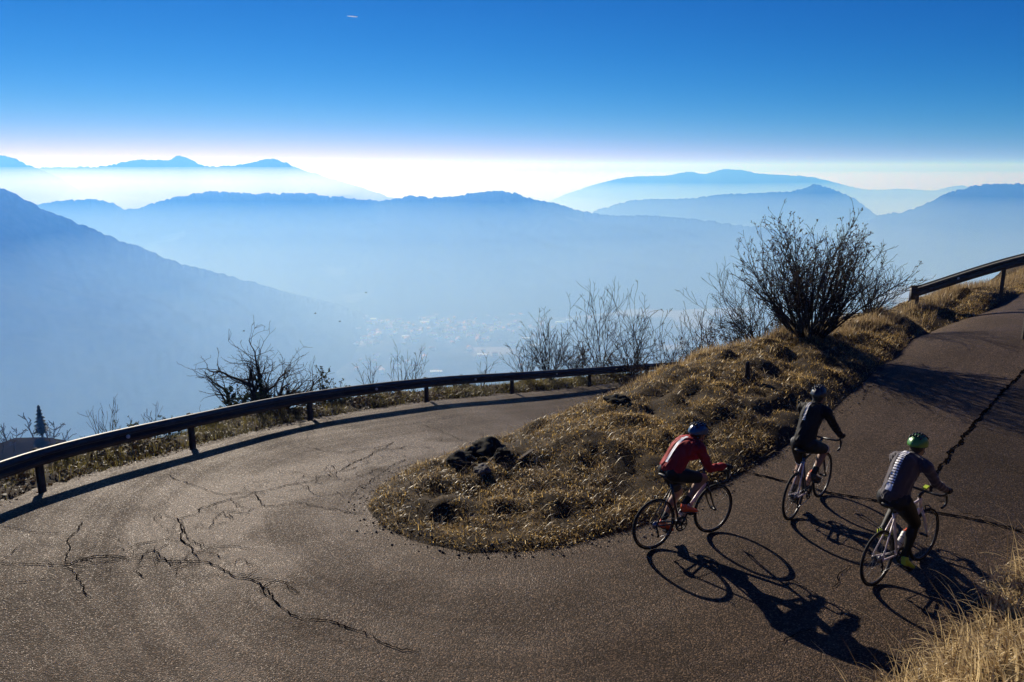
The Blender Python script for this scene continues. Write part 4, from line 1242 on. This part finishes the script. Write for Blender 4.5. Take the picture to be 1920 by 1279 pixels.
    for r_, y_ in ((.05, -.030), (.044, -.035), (.038, -.040), (.03, -.045)):
        cs.tube([A + V3((0, y_ - .0015, 0)), A + V3((0, y_ + .0015, 0))], r_, 20)
    cs.build('cassette', M_ALU, root)
    dr = MB()
    dr.tube([A + V3((0, -.05, -.02)), A + V3((.02, -.055, -.075)), A + V3((.035, -.05, -.15))], [.014, .012, .008], 7)
    for p in (A + V3((.022, -.046, -.085)), A + V3((.04, -.046, -.15))):
        dr.tube([p + V3((0, -.005, 0)), p + V3((0, .005, 0))], .021, 12)
    dr.build('derailleur', M_BLK, root)
    ch = MB()
    ch.tube([A + V3((0, -.045, .045)), BB + V3((0, -.05, .098))], .004, 5)
    ch.tube([A + V3((.045, -.045, -.168)), BB + V3((-.02, -.05, -.098))], .004, 5)
    ch.build('chain', M_ALU, root)
    dt = (HB - BB).normalized()
    cg = MB()
    bp_ = BB + dt * .17 + V3((-dt.z, 0, dt.x)) * .058
    for q in (.0, .075, .15):
        c_ = bp_ + dt * (q - .06)
        side = V3((0, 1, 0)); nrm_ = V3((-dt.z, 0, dt.x))
        cg.tube([c_ + (side * math.cos(t) + nrm_ * math.sin(t)) * .039 for t in [2 * math.pi * i / 16 for i in range(16)]], .003, 4, closed=True)
    cg.build('bottle_cage', M_BLK, root)
    root['_b'] = 0; del root['_b']
    return root, ped, (bp_, dt)

def make_bottle(label, m, cap_m, bp_, dt):
    root = empty('water_bottle', label=label, cat='bottle')
    MB().tube([bp_ + dt * t for t in (-.09, -.085, .0, .035, .045, .055, .085, .095)], [.030, .036, .036, .036, .032, .036, .034, .026], 14).build('body', m, root)
    MB().tube([bp_ + dt * t for t in (.094, .11, .115, .14, .145)], [.028, .024, .013, .012, .008], 12).build('cap', cap_m, root)
    return root

def make_rider(label, ped, crank, P):
    """a person on the bike: P holds pose and clothing"""
    root = empty('person', label=label, cat='cyclist')
    hip = V3(P.get('hip', (.235, 0, 1.03))); th = R(P.get('lean', 48)); tl = P.get('torso', .50)
    sp = V3((math.cos(th), 0, math.sin(th)))                        # along the spine
    bk = V3((-sp.z, 0, sp.x))                                       # out of the back
    arch = P.get('arch', .045)
    spine = [hip + sp * tl * t + bk * arch * math.sin(math.pi * min(1, t * 1.0)) for t in (-.13, 0, .18, .38, .58, .78, .93, 1.0)]
    neck = spine[-1]
    sh = {s: hip + sp * tl * .89 + V3((.012, s * P.get('shw', .160) * P.get('bulk', 1.0), -.015)) for s in (-1, 1)}
    hand = {s: V3((1.0, s * .212, .985)) for s in (-1, 1)}
    wrist = {s: hand[s] + V3((-.075, s * .008, .022)) for s in (-1, 1)}
    elbow = {s: ik(sh[s], wrist[s], .29, .265, (.0, s * .22, -.85)) for s in (-1, 1)}
    tilt = P.get('head_tilt', .25)
    hdir = V3((math.sin(tilt) , 0, math.cos(tilt)))
    hc = neck + V3((.085, 0, .115)) + V3(P.get('head_off', (0, 0, 0)))
    hx = V3((math.cos(P.get('look', -.15)), P.get('turn', 0), math.sin(P.get('look', -.15)))).normalized()
    hy = V3((0, 0, 1)).cross(hx).normalized(); hz_ = hx.cross(hy)
    HR = Matrix((hx, hy, hz_)).transposed()
    ankle, knee, toe, hj = {}, {}, {}, {}
    for s in (-1, 1):
        pd = ped[s]
        ang = crank if s < 0 else crank + math.pi
        drop = R(P.get('heel', 12)) + .25 * max(0, -math.sin(ang))        # heel above toe
        fd = V3((math.cos(drop), 0, -math.sin(drop)))
        up_ = V3((math.sin(drop), 0, math.cos(drop)))
        ball = pd + up_ * .022
        ankle[s] = ball - fd * .135 + up_ * .085 + V3((0, -s * .012, 0))
        toe[s] = (ball, fd, up_)
        hj[s] = hip + V3((.01, s * .092, -.045))
        knee[s] = ik(hj[s], ankle[s], .425, .415, (1, s * .08, .35))
    bu = P.get('bulk', 1.0)
    def torso(mb, g):
        mb.tube(spine, [(p_ * bu + g, q_ * bu + g) for p_, q_ in ((.125, .090), (.158, .118), (.148, .108), (.142, .104), (.160, .112), (.170, .108), (.125, .082))] + [(.072 + g, .062 + g)], 18)
        mb.tube([sh[-1], spine[-2] + bk * .0, sh[1]], [.062 + g, .085 + g, .062 + g], 12)
    def arm(mb, s, g, to=1.0):
        a, e, w = sh[s], elbow[s], wrist[s]
        mb.ell(a, (.062 + g, .060 + g, .062 + g))
        mb.tube([a.lerp(spine[-2], .5), a, a.lerp(e, .4), e, e.lerp(w, .35), e.lerp(w, to)], [.06 + g, .056 + g, .049 + g, .040 + g, .041 + g, .029 + g], 12)
        mb.ell(e, (.041 + g,) * 3)
    def thigh(mb, s, g, t=1.0):
        a, k_ = hj[s], knee[s]
        pts = [a + (a - k_).normalized() * .05, a, a.lerp(k_, .35), a.lerp(k_, .7), a.lerp(k_, min(t, 1))]
        mb.tube(pts, [.088 * bu + g, .092 * bu + g, .086 * bu + g, .068 * bu + g, (.058 if t >= .95 else .062) * bu + g], 14)
        if t >= .99: mb.ell(k_, (.057 + g,) * 3)
    def shin(mb, s, g, t0=0.0, t1=1.0):
        k_, a = knee[s], ankle[s]
        back = V3((-1, 0, 0)); u = (a - k_).normalized(); back = (back - u * back.dot(u)).normalized()
        prof = [(0, .054, 0), (.15, .053, .010), (.35, .056, .018), (.6, .043, .012), (.85, .031, .003), (1.0, .031, 0)]
        pts, rr = [], []
        for t, r_, o_ in prof:
            if t0 - .01 <= t <= t1 + .01: pts.append(k_.lerp(a, t) + back * o_); rr.append(r_ + g)
        mb.tube(pts, rr, 12)
    # body: one continuous skin
    b = MB(); torso(b, 0)
    for s in (-1, 1):
        arm(b, s, 0); thigh(b, s, 0); shin(b, s, 0)
        b.ell(wrist[s].lerp(hand[s], .35), (.038, .036, .02))
        bl, fd, up_ = toe[s]; b.tube([ankle[s] - fd * .02, bl - fd * .06 + up_ * .02, bl + fd * .05], [.04, .034, .022], 10)
    b.tube([neck - sp * .04, neck + V3((.03, 0, .035)), hc + HR @ V3((-.02, 0, -.06))], [.066, .056, .055], 12)
    b.ell(hc + HR @ V3((0, 0, .02)), (.098, .076, .105), 20, 14, HR)
    b.ell(hc + HR @ V3((.035, 0, -.062)), (.062, .054, .052), 14, 10, HR)
    b.tube([hc + HR @ V3(q) for q in ((.088, 0, .012), (.108, 0, -.018), (.112, 0, -.032), (.09, 0, -.036))], [.009, .012, .014, .010], 8)
    for s in (-1, 1):
        b.ell(hc + HR @ V3((-.005, s * .078, -.012)), (.018, .011, .032), 10, 8, HR)
        b.ell(hc + HR @ V3((.082, s * .032, .004)), (.016, .02, .012), 8, 6, HR)
    b.ell(hc + HR @ V3((.090, 0, -.062)), (.012, .024, .009), 8, 6, HR)
    link('body', weld(b, .0105, 3), M_SKIN, root)
    j = MB(); torso(j, .015)
    for s in (-1, 1): arm(j, s, .013)
    j.tube([neck - sp * .02, neck + V3((.012, 0, .022)) , neck + V3((.024, 0, .044))], [.078, .068, .063], 12)
    jm = weld(j, .0115, 3)
    # soft folds of the fabric
    for v in jm.vertices:
        q = v.co; w_ = .0035 * math.sin(q.z * 70 + 9 * math.sin(q.y * 21) + 5 * math.sin(q.x * 13)) + .003 * math.sin(q.x * 55 - q.z * 38 + q.y * 60)
        v.co = q + v.normal * w_
    jo = link('jersey', jm, P['jersey'], root, smooth=True)
    # band or ladder of bright bars down the back
    if P.get('bars'):
        bv = BVHTree.FromPolygons([v.co.copy() for v in jm.vertices], [tuple(p.vertices) for p in jm.polygons])
        V_, F_ = [], []
        def surf(t, y):
            i = np.clip(t * 6 + 1, 0, 6.999); k = int(i); p = spine[k].lerp(spine[min(k + 1, 7)], i - k) + V3((0, y, 0))
            h = bv.ray_cast(p + bk * .4, -bk)
            return (h[0] + bk * .0035) if h[0] is not None else None
        for t0, t1, hw, yc in P['bars']:
            nx, nt = 5, max(2, int((t1 - t0) / .03) + 1)
            g_ = [[surf(t0 + (t1 - t0) * a / (nt - 1), yc - hw + 2 * hw * c / (nx - 1)) for c in range(nx)] for a in range(nt)]
            if any(q is None for row in g_ for q in row): continue
            b0_ = len(V_); V_ += [q for row in g_ for q in row]
            F_ += [(b0_ + a * nx + c, b0_ + a * nx + c + 1, b0_ + (a + 1) * nx + c + 1, b0_ + (a + 1) * nx + c) for a in range(nt - 1) for c in range(nx - 1)]
        link('back_stripe', mesh_of(V_, F_), P['bar_mat'], jo, smooth=True)
    sh_ = MB()
    sh_.tube(spine[:3], [(.135 * bu, .1 * bu), (.166 * bu, .126 * bu), (.152 * bu, .112 * bu)], 18)
    for s in (-1, 1):
        sh_.ell(hip + V3((-.02, s * .062, -.03)), (.112 * bu, .102 * bu, .112 * bu))
        thigh(sh_, s, .007, P.get('short_to', .86))
        if P.get('tights'): shin(sh_, s, .006)
    link('tights' if P.get('tights') else 'shorts', weld(sh_, .0115, 3), P['shorts'], root)
    if P.get('cuff'):
        for s in (-1, 1):
            q = hj[s].lerp(knee[s], P.get('short_to', .86)); u = (knee[s] - hj[s]).normalized()
            MB().tube([q - u * .015, q + u * .012], [.0715, .0705], 16, cap=False).build('cuff', P['cuff'], root)
    if P.get('socks'):
        for s in (-1, 1):
            MB().tube([knee[s].lerp(ankle[s], t) + V3((-.004, 0, 0)) for t in (.72, .74, .88, 1.0)], [.040, .041, .038, .038], 12).build('sock', P['socks'], root)
    for s in (-1, 1):
        bl, fd, up_ = toe[s]
        heel = bl - fd * .165
        m_ = MB()
        m_.tube([heel - fd * .005 + up_ * .028, heel + fd * .02 + up_ * .034, heel + fd * .08 + up_ * .036, bl - fd * .02 + up_ * .026, bl + fd * .045 + up_ * .016, bl + fd * .09 + up_ * .008, bl + fd * .105 + up_ * .004],
                [(.024, .036), (.033, .044), (.035, .044), (.043, .033), (.044, .025), (.032, .017), (.012, .008)], 12)
        m_.tube([heel + fd * .025 + up_ * .05, ankle[s] + up_ * .0 + V3((.004, 0, .005))], [.041, .041], 12)
        so = link('shoe', weld(m_, .006, 2), P['shoes'], root)
        q = MB(); q.tube([heel - fd * .006 + up_ * -.004, heel + fd * .05 + up_ * -.008, bl + up_ * -.010, bl + fd * .095 + up_ * -.004], [(.026, .008), (.033, .008), (.043, .008), (.02, .006)], 10)
        q.build('sole', M_BLK, so)
    # gloves: palm on the brake hood, four fingers curled round it, thumb on the inside
    for s in (-1, 1):
        h = hand[s]; m_ = MB()
        m_.ell(h + V3((-.03, 0, .018)), (.046, .040, .019), 12, 8)
        m_.tube([wrist[s] + V3((-.03, 0, .004)), wrist[s], h + V3((-.05, 0, .02))], [.036, .034, .030], 10)
        for i, ln in enumerate((.92, 1.0, .95, .78)):
            x_ = .016 - i * .0215
            m_.tube([h + V3((x_, s * .020, .018)), h + V3((x_ + .008, s * .038 , .006)), h + V3((x_ + .012, s * .042, -.014 * ln)), h + V3((x_ + .012, s * .030, -.034 * ln)), h + V3((x_ + .010, s * .014, -.042 * ln))],
                    [.0105, .0105, .0098, .009, .0075], 8)
        m_.tube([h + V3((-.045, -s * .022, .014)), h + V3((-.018, -s * .036, .006)), h + V3((.008, -s * .034, -.008)), h + V3((.022, -s * .026, -.016))], [.014, .012, .0105, .008], 8)
        link('glove', weld(m_, .0045, 2), P['gloves'], root)
    # hair and helmet
    hm_ = MB(); hm_.ell(hc + HR @ V3((-.018, 0, .018)), (.094, .081, .098), 18, 12, HR)
    hm_.ell(hc + HR @ V3((-.045, 0, -.045)), (.052, .062, .045), 12, 8, HR)
    hm_.build('hair', M_HAIR, root)
    HRt = HR @ Matrix.Rotation(P.get('helmet_tilt', .10), 3, 'Y')
    V_, F_ = [], []
    nu, nv = 40, 15
    for i in range(nv + 1):
        th_ = .001 + (math.pi * .56) * i / nv
        for k in range(nu):
            ph = 2 * math.pi * k / nu
            d = V3((math.sin(th_) * math.cos(ph), math.sin(th_) * math.sin(ph), math.cos(th_)))
            gro = math.cos(d.y * 34) * .5 + .5                              # ribs running front to back
            rx_ = .142 if d.x < 0 else .134
            kk = 1 + .045 * gro * max(0, 1 - (d.y / .9) ** 2) * min(1, i / 3)
            if i == nv: kk *= .93
            V_.append(hc + HRt @ V3((d.x * rx_ * kk - .008, d.y * .103 * kk, d.z * .118 * kk + .030 + (.0 if d.x > 0 else -.018 * (-d.x)))))
    for i in range(nv):
        for k in range(nu):
            F_.append((i * nu + k, (i + 1) * nu + k, (i + 1) * nu + (k + 1) % nu, i * nu + (k + 1) % nu))
    ho = link('helmet', mesh_of(V_, F_), P['helmet'], root, smooth=True)
    for yv, zt in ((-.062, .0), (-.032, .012), (0, .016), (.032, .012), (.062, .0)):
        for xv, lx in ((.065, .036), (-.015, .030), (-.085, .030)):
            zz = .148 * math.sqrt(max(.05, 1 - (xv / .146) ** 2 - (yv / .112) ** 2)) * .83 + .030
            MB().ell(hc + HRt @ V3((xv - .008, yv, zz)), (lx, .0095, .012), 8, 6, HRt @ Matrix.Rotation(math.atan2(xv, .13) , 3, 'Y')).build('vent', M_BLK, ho)
    for s in (-1, 1):
        MB().tube([hc + HR @ V3(q) for q in ((-.02, s * .088, .02), (.005, s * .082, -.05), (.03, s * .045, -.11), (.035, 0, -.12))], .004, 5).build('strap', M_BLK, ho)
    gl_ = MB()
    for s in (-1, 1):
        gl_.ell(hc + HR @ V3((.094, s * .036, .006)), (.012, .034, .022), 10, 8, HR)
        gl_.tube([hc + HR @ V3(q) for q in ((.085, s * .066, .01), (.03, s * .083, .012), (-.02, s * .084, .006))], .004, 5)
    gl_.build('sunglasses', M_GLASS, root)
    return root

def cloth(name, c, rough=.75, sheen=.25, var=.2, scale=14):
    return simple_mat(name, c, rough, var=var, scale=scale, spec=.3, bump=.15, sheen=sheen)
M_WFRAME = simple_mat('pinkish_white_paint', (.70, .60, .60), .3, var=.05, coat=.5)
M_KFRAME = simple_mat('black_paint', (.015, .015, .018), .3, var=.2, coat=.5)
M_NFRAME = simple_mat('navy_paint', (.02, .03, .06), .3, var=.2, coat=.5)
M_PFRAME = simple_mat('pale_pink_paint', (.65, .48, .45), .3, var=.06, coat=.5)
M_NEON = simple_mat('neon_yellow', (.42, .55, .03), .5, var=.12)
M_ORANGE = simple_mat('orange_red', (.75, .10, .025), .5, var=.12)
M_WHITE = simple_mat('reflective_white', (.88, .86, .88), .5, var=.06)
M_GREEN = simple_mat('green_shell', (.06, .22, .03), .35, var=.15, coat=.4)
M_BLUE = simple_mat('blue_shell', (.014, .055, .12), .35, var=.25, coat=.4, scale=8)
M_KSHELL = simple_mat('black_shell', (.016, .016, .018), .35, var=.2, coat=.4)
M_BOTTLE = simple_mat('pale_orange_bottle', (.78, .45, .32), .45, var=.06)
M_BOTTLEW = simple_mat('white_bottle', (.78, .76, .74), .45, var=.05)
J_RED = cloth('red_jacket', (.30, .012, .013), sheen=0)
J_BLK = cloth('black_jersey', (.006, .0045, .005), sheen=0)
J_PLUM = cloth('dark_plum_jersey', (.045, .032, .040), sheen=.25)
T_BLK = cloth('black_lycra', (.006, .0055, .006), .6, 0.0)

def ladder(t0, t1, n, hw, fill=.5, yc=0):
    s = (t1 - t0) / n
    return [(t0 + s * i, t0 + s * (i + fill), hw, yc) for i in range(n)]
TEAM = [
    dict(rear=(1222, 1031), front=(1336, 998), crank=R(62),
         bike=('black road bike with a pale down tube under the rider in red', M_KFRAME, M_PFRAME, M_KFRAME, M_KFRAME), bottle=('white drinks bottle on the frame of the bike ridden in red', M_BOTTLEW, M_BLK),
         label='cyclist in a red jacket, black shorts and blue helmet, nearest the grass mound',
         pose=dict(bulk=1.03, lean=44, torso=.45, hip=(.245, 0, 1.02), head_off=(0, 0, -.035), jersey=J_RED, shorts=T_BLK, short_to=.84, shoes=M_ORANGE, gloves=T_BLK, helmet=M_BLUE, socks=T_BLK,
                   bars=[(.02, .93, .022, 0.0)], bar_mat=M_WHITE, look=-.1, arch=.05)),
    dict(rear=(1482, 976), front=(1541, 930), crank=R(70),
         bike=('dark blue road bike with pale stays under the rider in black', M_NFRAME, M_NFRAME, M_KFRAME, M_WFRAME), bottle=('pale orange bottle on the frame of the dark blue bike', M_BOTTLE, M_ORANGE),
         label='cyclist dressed in black with bare calves, farthest up the climb',
         pose=dict(bulk=1.07, lean=57, torso=.52, hip=(.25, 0, 1.05), jersey=J_BLK, shorts=T_BLK, short_to=.88, shoes=M_BLK, gloves=T_BLK, helmet=M_KSHELL, socks=T_BLK, cuff=M_WHITE,
                   bars=ladder(.40, .97, 17, .020, .5, .02), bar_mat=M_WHITE, arch=.04)),
    dict(rear=(1637, 1100), front=(1730, 1049), crank=R(-72),
         bike=('pinkish white road bike under the rider with the green helmet', M_WFRAME, M_WFRAME, M_WFRAME, M_WFRAME), bottle=('white bottle on the frame of the pinkish white bike', M_BOTTLEW, M_ORANGE),
         label='cyclist in a green helmet, white-striped dark jersey and yellow shoes, nearest the bank',
         pose=dict(bulk=1.14, lean=52, torso=.50, hip=(.235, 0, 1.035), jersey=J_PLUM, shorts=T_BLK, short_to=1.0, tights=True, shoes=M_NEON, gloves=T_BLK, helmet=M_GREEN,
                   bars=[(.84, 1.0, .034, .0)] + ladder(.10, .84, 14, .036, .6) + [(-.02, .10, .036, 0)], bar_mat=M_WHITE, arch=.05, computer=True)),
]
for T in TEAM:
    a, b = on_road(*T['rear']), on_road(*T['front'])
    for q in (a, b): q[2] = float(rz_at(q[0], q[1]))
    mid = (a + b) / 2
    fx = Vector(b - a).normalized()
    fy = Vector((0, 0, 1)).cross(fx).normalized(); fz = fx.cross(fy)
    org = Vector(mid) - fx * .4925
    org.z = float(rz_at(org.x, org.y)) + .002
    M = Matrix.Translation(org) @ Matrix((fx, fy, fz)).transposed().to_4x4()
    print('WHEELBASE', np.linalg.norm(b - a))
    root, ped, bot = make_bike(T['bike'][0], *T['bike'][1:], crank=T['crank'], computer=M_NEON if T['pose'].get('computer') else None)
    rider = make_rider(T['label'], ped, T['crank'], T['pose'])
    bo = make_bottle(*T['bottle'], *bot)
    for o in (root, rider, bo): o.matrix_world = M
    root['group'] = 'road bikes on the climb'; rider['group'] = 'cyclists climbing the bend'; bo['group'] = 'bottles on the bikes'
